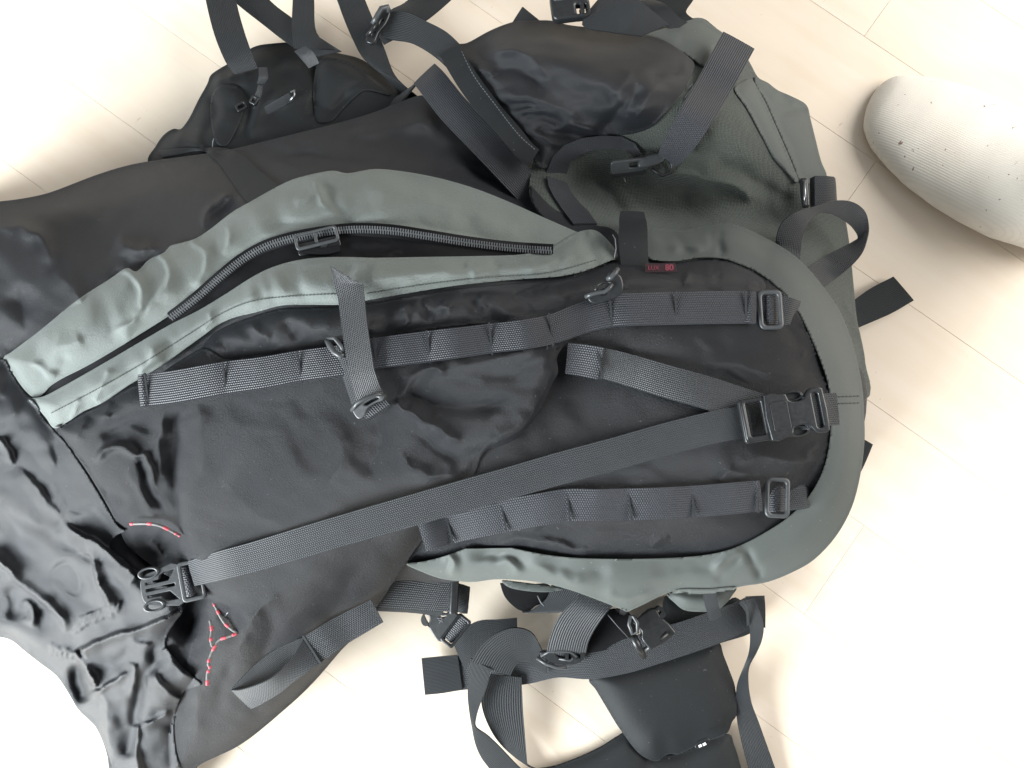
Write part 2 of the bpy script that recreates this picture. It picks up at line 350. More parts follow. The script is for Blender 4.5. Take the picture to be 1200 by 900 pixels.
def patch(name, pts, mat, parent, off=0.004, puff=0.006, pw=10, folds=(), noise=None, skirt=0.010, step=2, label=None,
          base=None, closed_poly=None, n=5, write=True, ground=False, over=0.0015, edge=None, kind=None, soft=3):
    """a sewn panel: outline in picture points, height from the body + puff towards the middle + folds"""
    global Z
    poly = closed_poly if closed_poly is not None else spline(pts, n, True)
    lo = poly.min(0)-6; hi = poly.max(0)+6
    i0 = max(0, int((lo[0]-X0)//G)); i1 = min(NX-1, int((hi[0]-X0)//G)+1); j0 = max(0, int((lo[1]-Y0)//G)); j1 = min(NY-1, int((hi[1]-Y0)//G)+1)
    k = step//2
    X = GX[j0:j1:k, i0:i1:k].copy(); Y = GY[j0:j1:k, i0:i1:k].copy()
    ins = inside(poly, X+G*k/2, Y+G*k/2)[:-1, :-1]
    vm = np.zeros(X.shape, bool)
    vm[:-1, :-1] |= ins; vm[1:, :-1] |= ins; vm[:-1, 1:] |= ins; vm[1:, 1:] |= ins
    cnt = np.zeros(X.shape, int)
    cnt[:-1, :-1] += ins; cnt[1:, :-1] += ins; cnt[:-1, 1:] += ins; cnt[1:, 1:] += ins
    bd = vm & (cnt < 4)
    d, nx_, ny_, _, _ = segdist(poly, X[bd], Y[bd]); ok = d < G*k*1.5
    bx = X[bd]; by = Y[bd]; bx = np.where(ok, nx_, bx); by = np.where(ok, ny_, by); X[bd] = bx; Y[bd] = by
    DD = np.zeros(X.shape)
    # distance inside, coarse then interpolated
    cs = 4.0
    cxx, cyy = np.meshgrid(np.arange(lo[0]-4, hi[0]+9, cs), np.arange(lo[1]-4, hi[1]+9, cs))
    dc = segdist(resample(np.vstack([poly, poly[:1]]), 6), cxx, cyy)[0]
    DD = bil(dc, lo[0]-4, lo[1]-4, cs, X, Y); DD[bd] = 0
    bb = bil(BZ, X0, Y0, G, X, Y) if base is None else base(X, Y)
    H = bb + off + puff*(1-np.exp(-(DD/pw)**1.3))
    if noise:
        for (sc_, amp, seed, ang, an) in noise:
            H += amp*0.001*crease_noise(X, Y, sc_, seed, ang, an)*np.clip(DD/(pw*1.2), 0, 1)
    H = apply_folds(H, X, Y, [f for f in folds if f[3 if f[0] == 'f' else 6] < 0])
    for _ in range(soft):
        Hp = np.pad(H, 1, mode='edge'); Hv = (Hp[:-2, 1:-1]+2*Hp[1:-1, 1:-1]+Hp[2:, 1:-1])/4
        Hp = np.pad(Hv, 1, mode='edge'); H = (Hp[1:-1, :-2]+2*Hp[1:-1, 1:-1]+Hp[1:-1, 2:])/4
    H = apply_folds(H, X, Y, [f for f in folds if f[3 if f[0] == 'f' else 6] >= 0])
    if edge:
        H += edge*0.001*np.exp(-(DD/5.0)**2)
    lowr = bil(Z, X0, Y0, G, X, Y)
    H = np.where(vm, np.maximum(H, lowr+over), H)
    idx = -np.ones(X.shape, int); idx[vm] = np.arange(vm.sum())
    V = P(X[vm], Y[vm], H[vm]); jj, ii = np.nonzero(ins)
    q = np.stack([idx[jj+1, ii], idx[jj+1, ii+1], idx[jj, ii+1], idx[jj, ii]], -1)
    # skirt on boundary edges
    from_edges = []
    e = np.concatenate([q[:, [0, 1]], q[:, [1, 2]], q[:, [2, 3]], q[:, [3, 0]]])
    key = np.sort(e, 1); u, inv, c = np.unique(key, axis=0, return_inverse=True, return_counts=True); inv = inv.ravel()
    be = e[c[inv] == 1]
    bv = np.unique(be); mp = {v: len(V)+i for i, v in enumerate(bv)}
    cx = X[vm][bv]; cy = Y[vm][bv]; hz = H[vm][bv]
    # inward direction
    gcx = np.zeros(len(bv)); gcy = np.zeros(len(bv))
    eps = 3.0
    dxx = bil(dc*np.where(inside(poly, cxx, cyy), 1, -1), lo[0]-4, lo[1]-4, cs, cx+eps, cy)-bil(dc*np.where(inside(poly, cxx, cyy), 1, -1), lo[0]-4, lo[1]-4, cs, cx-eps, cy)
    sd = dc*np.where(inside(poly, cxx, cyy), 1, -1)
    dyy = bil(sd, lo[0]-4, lo[1]-4, cs, cx, cy+eps)-bil(sd, lo[0]-4, lo[1]-4, cs, cx, cy-eps)
    nn = np.hypot(dxx, dyy)+1e-6
    V2 = [V]; faces = [q]; prev = bv; levels = [(1.0, 0.35), (3.0, 1.0)] if not ground else [(2.0, 0.12), (5.0, 0.45), (9.0, 1.0)]
    tot = len(V); prev_ids = {v: v for v in bv}
    for inn, fr in levels:
        zz = hz-skirt*fr if not ground else hz*(1-fr)+0.0008
        zz = np.maximum(zz, 0.0008)
        V2.append(P(cx+dxx/nn*inn, cy+dyy/nn*inn, zz))
        ids = {v: tot+i for i, v in enumerate(bv)}; tot += len(bv)
        faces.append(np.array([[prev_ids[a], ids[a], ids[b], prev_ids[b]] for a, b in be])); prev_ids = ids
    me = mesh_np(name, np.vstack(V2), np.vstack(faces))
    o = link(name, me, mat, parent, label=label, kind=kind)
    if write:
        Xg = GX[j0:j1, i0:i1]; Yg = GY[j0:j1, i0:i1]; mg = inside(poly, Xg, Yg)
        Hg = H if k == 1 else bil(H, X0+i0*G, Y0+j0*G, G*k, Xg, Yg)
        sub = Z[j0:j1, i0:i1]; sub[mg] = Hg[mg]
    return o

def zat(x, y, r=0):
    x = np.asarray(x, float); y = np.asarray(y, float)
    z = bil(Z, X0, Y0, G, x, y)
    if r:
        for a, b in ((r, 0), (-r, 0), (0, r), (0, -r)): z = np.maximum(z, bil(Z, X0, Y0, G, x+a, y+b))
    return z
def smooth1(a, n):
    for _ in range(n):
        p = np.r_[a[0], a, a[-1]]; a = (p[:-2]+2*p[1:-1]+p[2:])/4
    return a

def ribbon_lr(name, LR, mat, parent, thick=0.0014, label=None, crown=0.0004, write=False, v_m=None, kind=None, skip_uv=False):
    """LR: (n,6) left x,y,z right x,y,z in picture points; a strap with real thickness"""
    LR = np.asarray(LR, float)
    A = P(LR[:, 0], LR[:, 1], LR[:, 2]); C = P(LR[:, 3], LR[:, 4], LR[:, 5])
    n = len(LR); m = 7
    ts = np.linspace(0, 1, m)
    mid = (A+C)/2; s = np.r_[0, np.cumsum(np.linalg.norm(np.diff(mid, axis=0), axis=1))]
    tan = np.gradient(mid, axis=0); tan /= (np.linalg.norm(tan, axis=1)[:, None]+1e-9)
    acr = C-A; wd = np.linalg.norm(acr, axis=1); nor = np.cross(acr, tan); nor /= (np.linalg.norm(nor, axis=1)[:, None]+1e-9)
    # keep the normal consistent along the strap
    for i in range(1, n):
        if nor[i]@nor[i-1] < 0: nor[i] *= -1
    if nor[:, 2].sum() < 0: nor = -nor
    top = []; bot = []
    for t in ts:
        c = crown*(1-(2*t-1)**4)
        top.append(A+acr*t+nor*c); bot.append(A+acr*t-nor*thick)
    ring = top+bot[::-1]; K = len(ring)
    V = np.stack(ring, 1).reshape(-1, 3)
    wm = v_m or float(np.median(wd))
    vs = np.r_[ts, ts[::-1]]*wm
    uv = np.stack([np.repeat(s, K), np.tile(vs, n)], -1)
    Fc = []
    for i in range(n-1):
        for k in range(K):
            a = i*K+k; b = i*K+(k+1) % K; Fc.append((a, a+K, b+K, b))
    me = mesh_np(name, V, Fc, uv)
    bm = bmesh.new(); bm.from_mesh(me); bm.verts.ensure_lookup_table()
    for st in (0, (n-1)*K):
        try: bm.faces.new([bm.verts[st+k] for k in range(K)])
        except Exception: pass
    bmesh.ops.recalc_face_normals(bm, faces=bm.faces); bm.to_mesh(me); bm.free()
    o = link(name, me, mat, parent, label=label, kind=kind)
    md = o.modifiers.new('edges', 'EDGE_SPLIT'); md.split_angle = R(50)
    if write: stamp(np.vstack([LR[:, :2], LR[::-1, 3:5]]), lambda x, y: 0, LR)
    return o
def stamp(poly, f, LR):
    global Z
    lo = poly.min(0); hi = poly.max(0)
    i0 = max(0, int((lo[0]-X0)//G)-1); i1 = min(NX, int((hi[0]-X0)//G)+2); j0 = max(0, int((lo[1]-Y0)//G)-1); j1 = min(NY, int((hi[1]-Y0)//G)+2)
    if i1 <= i0 or j1 <= j0: return
    Xg = GX[j0:j1, i0:i1]; Yg = GY[j0:j1, i0:i1]
    mg = inside(poly, Xg, Yg)
    mid = np.stack([(LR[:, 0]+LR[:, 3])/2, (LR[:, 1]+LR[:, 4])/2], -1); mz = (LR[:, 2]+LR[:, 5])/2
    xs = Xg[mg]; ys = Yg[mg]
    if len(xs) == 0: return
    d = (xs[:, None]-mid[None, :, 0])**2+(ys[:, None]-mid[None, :, 1])**2
    zz = mz[d.argmin(1)]
    sub = Z[j0:j1, i0:i1]; sub[mg] = np.maximum(sub[mg], zz)

def strap(name, pts, width, mat, parent, off=0.003, mode='drape', label=None, write=True, sm=6, thick=0.0014, step=4, lift=None, wob=0, n=8, tilt=0, kind=None):
    """pts: (px,py) or (px,py,z) centre line; width px (number or list along pts)"""
    has_z = len(pts[0]) > 2
    W = width if hasattr(width, '__len__') else [width]*len(pts)
    arr = [list(p)+[wv] for p, wv in zip(pts, W)]
    path = resample(spline(arr, n), step)
    c = path[:, :2]; wv = path[:, -1]
    t = np.gradient(c, axis=0); t /= np.linalg.norm(t, axis=1)[:, None]+1e-9
    nr = np.stack([t[:, 1], -t[:, 0]], -1)
    Lp = c+nr*wv[:, None]/2; Rp = c-nr*wv[:, None]/2
    if has_z:
        z = path[:, 2]; zl = z+tilt*0.001; zr = z-tilt*0.001
    else:
        zl = zat(Lp[:, 0], Lp[:, 1]); zr = zat(Rp[:, 0], Rp[:, 1]); zc = zat(c[:, 0], c[:, 1])
        q1 = zat(*(c+nr*wv[:, None]/4).T); q2 = zat(*(c-nr*wv[:, None]/4).T)
        mx = np.maximum.reduce([zl, zr, zc, q1, q2])
        if mode == 'taut':
            s = np.r_[0, np.cumsum(np.linalg.norm(np.diff(c, axis=0), axis=1))]
            hull = [0]
            while hull[-1] < len(s)-1:
                i = hull[-1]; sl = (mx[i+1:]-mx[i])/(s[i+1:]-s[i]); j = i+1+int(np.argmax(sl)); hull.append(j)
            zz = np.interp(s, s[hull], mx[hull]); zz = smooth1(zz, 12)+off; zl = zr = zz
        else:
            mid = smooth1(np.maximum(mx, smooth1(mx, sm)), sm)
            tl = smooth1((zl-zr), 14)*0.5
            tl = np.clip(tl, -0.004, 0.004)
            zl = mid+off+tl*0.6; zr = mid+off-tl*0.6
        if lift is not None:
            s = np.linspace(0, 1, len(c)); add_ = np.interp(s, [a for a, b in lift], [b for a, b in lift])*0.001
            zl = zl+add_; zr = zr+add_
    if wob:
        s = np.arange(len(c)); wv_ = wob*0.001*(np.sin(s*0.9+1)*0.4+np.sin(s*0.33)); zl = zl+wv_; zr = zr+wv_*0.8
    LR = np.column_stack([Lp, zl, Rp, zr])
    return ribbon_lr(name, LR, mat, parent, thick, label, write=write, kind=kind), LR

def tube(name, pts3, r, mat, parent, sides=8, closed=False, label=None, kind=None, px=True, caps=True):
    pts = [Pv(*p) if px else Vector(p) for p in pts3]
    me = bpy.data.meshes.new(name); bm = bmesh.new(); N = len(pts); rings = []
    up = Vector((0, 0, 1))
    for i, p in enumerate(pts):
        a = pts[(i-1) % N] if (closed or i > 0) else p; b = pts[(i+1) % N] if (closed or i < N-1) else p
        t = (b-a).normalized(); s = t.cross(up)
        if s.length < 1e-4: s = Vector((1, 0, 0))
        s.normalize(); u2 = s.cross(t).normalized()
        rr = r[i] if hasattr(r, '__len__') else r
        rings.append([bm.verts.new(p+(s*math.cos(2*math.pi*k/sides)+u2*math.sin(2*math.pi*k/sides))*rr) for k in range(sides)])
    for i in range(N if closed else N-1):
        a = rings[i]; b = rings[(i+1) % N]
        for k in range(sides): bm.faces.new((a[k], a[(k+1) % sides], b[(k+1) % sides], b[k]))
    if not closed and caps:
        bm.faces.new(rings[0][::-1]); bm.faces.new(rings[-1])
    bmesh.ops.recalc_face_normals(bm, faces=bm.faces)
    bm.to_mesh(me); bm.free()
    return link(name, me, mat, parent, label=label, kind=kind)

def boxes(name, items, mat, parent, label=None, kind=None, smooth=False):
    """items: (centre Vector, x axis, y axis, z axis) half-extent vectors -> one mesh"""
    V = []; Fc = []
    for c, a, b, d in items:
        o = len(V)
        for sx, sy, sz in ((-1, -1, -1), (1, -1, -1), (1, 1, -1), (-1, 1, -1), (-1, -1, 1), (1, -1, 1), (1, 1, 1), (-1, 1, 1)):
            V.append(c+a*sx+b*sy+d*sz)
        Fc += [(o, o+3, o+2, o+1), (o+4, o+5, o+6, o+7), (o, o+1, o+5, o+4), (o+1, o+2, o+6, o+5), (o+2, o+3, o+7, o+6), (o+3, o, o+4, o+7)]
    me = bpy.data.meshes.new(name); me.from_pydata([tuple(v) for v in V], [], Fc); me.update()
    return link(name, me, mat, parent, smooth=smooth, label=label, kind=kind)

def stitches(name, path, mat, parent, off=0.0006, dash=3.2, gap=2.2, wpx=0.9, z=None):
    """a seam of short thread stitches along a picture path, lying on the cloth"""
    p = resample(np.array(path, float), dash+gap); items = []
    for i in range(len(p)-1):
        d = p[i+1]-p[i]; L = np.linalg.norm(d); d = d/L
        a = p[i]; b = p[i]+d*dash
        za = (zat(*a) if z is None else z)+off; zb = (zat(*b) if z is None else z)+off
        A = Pv(*a, za); Bp = Pv(*b, zb); x = (Bp-A)/2; y = Vector((0, 0, 1)).cross(x).normalized()*wpx*0.0004
        items.append(((A+Bp)/2, x, y, Vector((0, 0, 0.0004))))
    return boxes(name, items, mat, parent, kind='stuff')

def plate(name, outers, holes, h, bevel, mat, parent, mtx, label=None, res=3):
    """flat moulded plate from 2D outlines in mm, with real holes and rounded edges"""
    cu = bpy.data.curves.new(name, 'CURVE'); cu.dimensions = '2D'; cu.fill_mode = 'BOTH'
    cu.extrude = max(0.0, h/2-bevel)*0.001; cu.bevel_depth = bevel*0.001; cu.bevel_resolution = res; cu.offset = -bevel*0.001
    for pts in list(outers)+list(holes):
        s = cu.splines.new('POLY'); s.points.add(len(pts)-1); s.use_cyclic_u = True
        for q, (x, y) in zip(s.points, pts): q.co = (x*0.001, y*0.001, 0, 1)
    tmp = bpy.data.objects.new(name, cu)
    me = bpy.data.meshes.new_from_object(tmp); bpy.data.objects.remove(tmp); bpy.data.curves.remove(cu)
    me.transform(mtx); me.name = name; me.materials.clear()
    o = link(name, me, mat, parent, label=label)
    md = o.modifiers.new('edges', 'EDGE_SPLIT'); md.split_angle = R(35)
    return o
def rrect(cx, cy, w_, h_, r, n=5):
    out = []
    for (sx, sy, a0) in ((1, 1, 0), (-1, 1, 90), (-1, -1, 180), (1, -1, 270)):
        for k in range(n+1):
            a = R(a0+90*k/n); out.append((cx+sx*(w_/2-r)+r*math.cos(a), cy+sy*(h_/2-r)+r*math.sin(a)))
    return out
def ell(cx, cy, rx, ry, n=20, a0=0): return [(cx+rx*math.cos(2*math.pi*k/n+a0), cy+ry*math.sin(2*math.pi*k/n+a0)) for k in range(n)]
def sp2(pts, n=5): return [tuple(q) for q in spline(pts, n, True)]
def frame(px, py, z, ang, tx=0, ty=0, s=1.0):
    """matrix at a picture point: ang degrees counter-clockwise in the plane, tx/ty tilts"""
    return Matrix.Translation(Pv(px, py, z)) @ Matrix.Rotation(R(ang), 4, 'Z') @ Matrix.Rotation(R(ty), 4, 'Y') @ Matrix.Rotation(R(tx), 4, 'X') @ Matrix.Diagonal((s, s, s, 1))

# ================================================================== FLOOR
def wood():
    m, nt, b = nmat('pale_laminate'); L = nt.links.new
    tc = add(nt, 'ShaderNodeTexCoord'); oi = add(nt, 'ShaderNodeObjectInfo')
    mp = add(nt, 'ShaderNodeMapping'); mp.inputs['Scale'].default_value = (1.2, 14, 1)
    comb = add(nt, 'ShaderNodeCombineXYZ')
    L(mathn(nt, 'MULTIPLY', oi.outputs['Random'], 37.0), comb.inputs[0]); L(mathn(nt, 'MULTIPLY', oi.outputs['Random'], 91.0), comb.inputs[1])
    L(tc.outputs['Object'], mp.inputs[0]); L(comb.outputs[0], mp.inputs[1])
    n = add(nt, 'ShaderNodeTexNoise'); n.inputs['Scale'].default_value = 3.2; n.inputs['Detail'].default_value = 8; n.inputs['Distortion'].default_value = 0.8
    L(mp.outputs[0], n.inputs['Vector'])
    c = ramp(nt, n.outputs[0], [(0.30, (0.765, 0.650, 0.515)), (0.52, (0.785, 0.677, 0.550)), (0.72, (0.80, 0.70, 0.58))])
    # faint blotches and scuffs
    n2 = add(nt, 'ShaderNodeTexNoise'); n2.inputs['Scale'].default_value = 7.5; n2.inputs['Detail'].default_value = 6
    L(tc.outputs['Object'], n2.inputs['Vector'])
    mx = add(nt, 'ShaderNodeMixRGB', blend_type='MULTIPLY'); mx.inputs[0].default_value = 0.8
    L(c, mx.inputs[1]); L(ramp(nt, n2.outputs[0], [(0.28, (0.95, 0.925, 0.89)), (0.52, (1, 1, 1))]), mx.inputs[2])
    n3 = add(nt, 'ShaderNodeTexNoise'); n3.inputs['Scale'].default_value = 46; n3.inputs['Detail'].default_value = 3; n3.inputs['Distortion'].default_value = 2.5
    L(tc.outputs['Object'], n3.inputs['Vector'])
    m2 = add(nt, 'ShaderNodeMixRGB', blend_type='MULTIPLY'); m2.inputs[0].default_value = 1
    L(mx.outputs[0], m2.inputs[1]); L(ramp(nt, n3.outputs[0], [(0.22, (0.66, 0.60, 0.55)), (0.265, (1, 1, 1))]), m2.inputs[2])
    hv = mathn(nt, 'MULTIPLY_ADD', oi.outputs['Random'], 0.06, 0.96)
    m3 = add(nt, 'ShaderNodeMixRGB', blend_type='MULTIPLY'); m3.inputs[0].default_value = 1
    cc = add(nt, 'ShaderNodeCombineXYZ'); L(hv, cc.inputs[0]); L(hv, cc.inputs[1]); L(hv, cc.inputs[2])
    L(m2.outputs[0], m3.inputs[1]); L(cc.outputs[0], m3.inputs[2]); L(m3.outputs[0], b.inputs['Base Color'])
    L(mathn(nt, 'MULTIPLY_ADD', n.outputs[0], 0.15, 0.36), b.inputs['Roughness'])
    b.inputs['Specular IOR Level'].default_value = 0.4
    bp = add(nt, 'ShaderNodeBump'); bp.inputs['Strength'].default_value = 0.08; bp.inputs['Distance'].default_value = 0.0008
    L(n.outputs[0], bp.inputs['Height']); L(bp.outputs[0], b.inputs['Normal'])
    return m
M['wood'] = wood()
M['joint'] = plain('floor_underlay', (0.76, 0.66, 0.55), 0.8, 0.2, 0.2, 60, 0.1)

me = bpy.data.meshes.new('floor'); S = 3.2
me.from_pydata([(-S, -S, -0.009), (S, -S, -0.009), (S, S, -0.009), (-S, S, -0.009)], [], [(0, 1, 2, 3)])
floor = link('floor', me, M['joint'], None, smooth=False); floor['kind'] = 'structure'
a0, a1 = P(955, 2, 0), P(1045, 66, 0); b0, b1 = P(950, 130, 0), P(1200, 300, 0); f0 = P(910, 855, 0); e0 = P(935, 715, 0)
dirv = (b1-b0)[:2]; dirv /= np.linalg.norm(dirv); per = np.array([dirv[1], -dirv[0]])     # per points down the picture
if per[1] > 0: per = -per
ra = (a0[:2]@per+a1[:2]@per)/2; rf = f0[:2]@per
PW = (rf-ra)/6.0
print('plank width', PW, 'angle', math.degrees(math.atan2(dirv[1], dirv[0])))
PL = 0.92
def plank_mesh():
    bm = bmesh.new(); g = 0.00025
    bmesh.ops.create_cube(bm, size=1)
    for v in bm.verts: v.co = Vector((v.co.x*(PL-g), v.co.y*(PW-g), v.co.z*0.008-0.004))
    ed = [e for e in bm.edges if all(v.co.z > -0.001 for v in e.verts)]
    bmesh.ops.bevel(bm, geom=ed, offset=0.0003, segments=1, affect='EDGES')
    m_ = bpy.data.meshes.new('plank'); bm.to_mesh(m_); bm.free(); m_.materials.append(M['wood']); return m_
pm = plank_mesh(); ang = math.atan2(dirv[1], dirv[0])
jA = P(1040, 178, 0)[:2]@dirv; jE = P(912, 765, 0)[:2]@dirv
for r_ in range(-14, 20):
    if r_ == 0: ph = jA
    elif r_ == 4: ph = jE
    else: ph = random.uniform(0, PL)
    for k in range(-3, 4):
        c_u = ph+PL/2+PL*(k - round(ph/PL)); c_v = ra+PW*(r_+0.5)
        c = dirv*c_u+per*c_v
        if abs(c[0]) > 2.3 or abs(c[1]) > 2.3: continue
        o = bpy.data.objects.new('plank', pm); sc.collection.objects.link(o); o.parent = floor
        o.location = (c[0], c[1], 0.0); o.rotation_euler = (0, 0, ang)

# ================================================================== FOOT IN A SOCK
def sock_mat():
    m, nt, b = nmat('off_white_sock'); L = nt.links.new
    tc = add(nt, 'ShaderNodeTexCoord'); mp = add(nt, 'ShaderNodeMapping'); L(tc.outputs['Object'], mp.inputs[0])
    s = add(nt, 'ShaderNodeSeparateXYZ'); L(mp.outputs[0], s.inputs[0])
    k = 2*math.pi/0.0017
    wa = mathn(nt, 'SINE', mathn(nt, 'MULTIPLY', s.outputs[1], k)); wb = mathn(nt, 'SINE', mathn(nt, 'MULTIPLY', s.outputs[0], k*0.75))
    kn = mathn(nt, 'ADD', mathn(nt, 'MULTIPLY', wa, 0.7), mathn(nt, 'MULTIPLY', wb, 0.3))
    n = add(nt, 'ShaderNodeTexNoise'); n.inputs['Scale'].default_value = 190; n.inputs['Detail'].default_value = 3; L(tc.outputs['Object'], n.inputs['Vector'])
    n2 = add(nt, 'ShaderNodeTexNoise'); n2.inputs['Scale'].default_value = 14; n2.inputs['Detail'].default_value = 4; L(tc.outputs['Object'], n2.inputs['Vector'])
    sp = ramp(nt, n.outputs[0], [(0.272, (0.40, 0.31, 0.27)), (0.305, (1, 1, 1))])
    c = ramp(nt, n2.outputs[0], [(0.3, (0.78, 0.72, 0.625)), (0.7, (0.88, 0.83, 0.74))])
    mx = add(nt, 'ShaderNodeMixRGB', blend_type='MULTIPLY'); mx.inputs[0].default_value = 1; L(c, mx.inputs[1]); L(sp, mx.inputs[2])
    mk = add(nt, 'ShaderNodeMixRGB', blend_type='MULTIPLY'); mk.inputs[0].default_value = 1; L(mx.outputs[0], mk.inputs[1])
    L(ramp(nt, mathn(nt, 'MULTIPLY_ADD', kn, 0.5, 0.5), [(0.0, (0.93, 0.93, 0.93)), (0.5, (1, 1, 1))]), mk.inputs[2]); L(mk.outputs[0], b.inputs['Base Color'])
    b.inputs['Roughness'].default_value = 0.95; b.inputs['Specular IOR Level'].default_value = 0.15
    b.inputs['Sheen Weight'].default_value = 0.3
    bp = add(nt, 'ShaderNodeBump'); bp.inputs['Strength'].default_value = 0.22; bp.inputs['Distance'].default_value = 0.0008
    L(mathn(nt, 'ADD', kn, mathn(nt, 'MULTIPLY', n.outputs[0], 1.5)), bp.inputs['Height']); L(bp.outputs[0], b.inputs['Normal'])
    return m
M['sock'] = sock_mat()
M['skin'] = plain('skin', (0.50, 0.33, 0.25), 0.55, 0.4, 0.08, 60, 0.1)
person = thing('person', 'foot in a speckled off-white sock standing on the pale floor beside the backpack', 'person')
def loft(rings, name):
    bm = bmesh.new(); rs = [[bm.verts.new(v) for v in r] for r in rings]; k = len(rings[0])
    for a, b in zip(rs, rs[1:]):
        for i in range(k): bm.faces.new((a[i], a[(i+1) % k], b[(i+1) % k], b[i]))
    bm.faces.new(rs[0][::-1]); bm.faces.new(rs[-1]); bmesh.ops.recalc_face_normals(bm, faces=bm.faces)
    return bm
# local frame: x from toe to heel, y across, z up
prof = [(0.000, 0.008, 0.012, 0.008, 0.016), (0.004, 0.020, 0.020, 0.006, 0.016), (0.014, 0.028, 0.030, 0.002, 0.017), (0.032, 0.036, 0.038, 0.000, 0.021), (0.060, 0.043, 0.048, 0.0, 0.026), (0.090, 0.048, 0.056, 0.0, 0.031),
        (0.125, 0.050, 0.065, 0.0, 0.036), (0.160, 0.050, 0.078, 0.0, 0.042), (0.195, 0.048, 0.094, 0.0, 0.050), (0.230, 0.040, 0.100, 0.0, 0.052), (0.258, 0.035, 0.085, 0.0, 0.045), (0.276, 0.022, 0.060, 0.0, 0.034), (0.283, 0.008, 0.040, 0.0, 0.03)]
pa = np.array(prof); tt = np.linspace(0, 0.283, 40); tt = np.r_[tt, 0.002, 0.001]; tt.sort()
rings = []
for x in tt:
    hw, top, yo, _ = [np.interp(x, pa[:, 0], pa[:, i]) for i in (1, 2, 3, 4)]
    r = []
    zc = top*0.42
    for k in range(36):
        a = 2*math.pi*k/36; c, s = math.cos(a), math.sin(a)
        ry = hw*math.copysign(abs(c)**0.85, c)
        rz = (top-zc)*math.copysign(abs(s)**0.9, s) if s > 0 else (zc-0.0015)*math.copysign(abs(s)**0.55, s)
        r.append(Vector((x, yo+ry*(1.0 if s < 0 else 1.0), zc+rz)))
    rings.append(r)
bm = loft(rings, 'sock'); sm = bpy.data.meshes.new('sock'); bm.to_mesh(sm); bm.free()
lr = []
for i, (z, rx_, ry_) in enumerate([(0.03, .04, .034), (0.08, .046, .036), (0.12, .044, .036), (0.16, .043, .037), (0.20, .046, .041), (0.24, .050, .046)]):
    lr.append([Vector((0.225+rx_*math.cos(2*math.pi*k/32)+0.03*(z-.03), ry_*math.sin(2*math.pi*k/32), z)) for k in range(32)])
bm = loft(lr, 'leg'); bm.from_mesh(sm); bm.to_mesh(sm); bm.free()
toe = P(1021, 114, 0.014); heel_dir = P(1321, 312, 0.03)-P(1021, 114, 0.03); fa = math.atan2(heel_dir[1], heel_dir[0])
FM = Matrix.Translation((toe[0], toe[1], 0)) @ Matrix.Rotation(fa, 4, 'Z') @ Matrix.Diagonal((1.05, 1.50, 1.0, 1))
sock = link('sock', sm, M['sock'], person); sock.matrix_local = FM
rm = sock.modifiers.new('knit', 'REMESH'); rm.mode = 'VOXEL'; rm.voxel_size = 0.0035; rm.use_smooth_shade = True
cs_ = sock.modifiers.new('soft', 'SMOOTH'); cs_.iterations = 10; cs_.factor = 0.6
lg = []
for (z, rx_, ry_) in [(0.225, .042, .038), (0.27, .052, .049), (0.33, .058, .056), (0.38, .055, .053), (0.42, .050, .048)]:
    lg.append([Vector((0.225+rx_*math.cos(2*math.pi*k/32)+0.03*(z-.03), ry_*math.sin(2*math.pi*k/32), z)) for k in range(32)])
bm = loft(lg, 'shin'); lm = bpy.data.meshes.new('shin'); bm.to_mesh(lm); bm.free()
shin = link('shin', lm, M['skin'], person); shin.matrix_local = FM

# ================================================================== BACKPACK
bag = thing('backpack', 'large black and grey-green trekking backpack lying on its back with loose webbing straps', 'backpack')

# --- hip belt wing and shoulder harness lying on the floor at the upper left
patch('hip_belt_wing', [(173, 190), (182, 172), (192, 158), (203, 151), (212, 151), (222, 138), (232, 118), (243, 98), (247, 88), (258, 80), (270, 73), (285, 62), (300, 54), (318, 51), (345, 50), (372, 57), (395, 62), (420, 68), (440, 80), (462, 96), (482, 116), (500, 150), (500, 190), (300, 220), (190, 215)],
      M['dark'], bag, base=lambda x, y: 0.045+0.0002*np.clip(y-60, 0, 150), off=0.0, puff=0.022, pw=16, ground=True, step=2, noise=[(70, 9, 3, 40, 1.5)],
      folds=[F([(247, 96), (275, 90), (302, 84)], (5, 9), 6), F([(246, 105), (250, 130), (243, 165)], 6, -7), F([(258, 100), (285, 105), (292, 130), (284, 168)], 6, -8), F([(300, 168), (300, 140), (320, 118), (345, 110)], 8, 6),
             F([(366, 70), (372, 100), (368, 140)], 6, -9, .1, .1), F([(380, 68), (410, 75), (440, 92)], 7, 6), F([(425, 105), (400, 120), (385, 140)], 6, -5), F([(300, 85), (330, 72), (360, 70)], 7, -5), F([(205, 155), (220, 165), (240, 168)], 7, 6)])
patch('hip_belt_padding', [(252, 105), (262, 99), (278, 101), (286, 112), (284, 135), (270, 165), (262, 172), (252, 165), (247, 140), (247, 118)], M['dark'], bag, base=lambda x, y: 0.062+0*x, off=0.0, puff=0.014, pw=9, skirt=0.02)
patch('hip_belt_padding', [(374, 72), (390, 68), (412, 75), (436, 92), (452, 105), (458, 112), (430, 106), (415, 115), (400, 130), (388, 142), (372, 142), (367, 120), (368, 92)], M['dark'], bag, base=lambda x, y: 0.066+0*x, off=0.0, puff=0.016, pw=9, skirt=0.02)

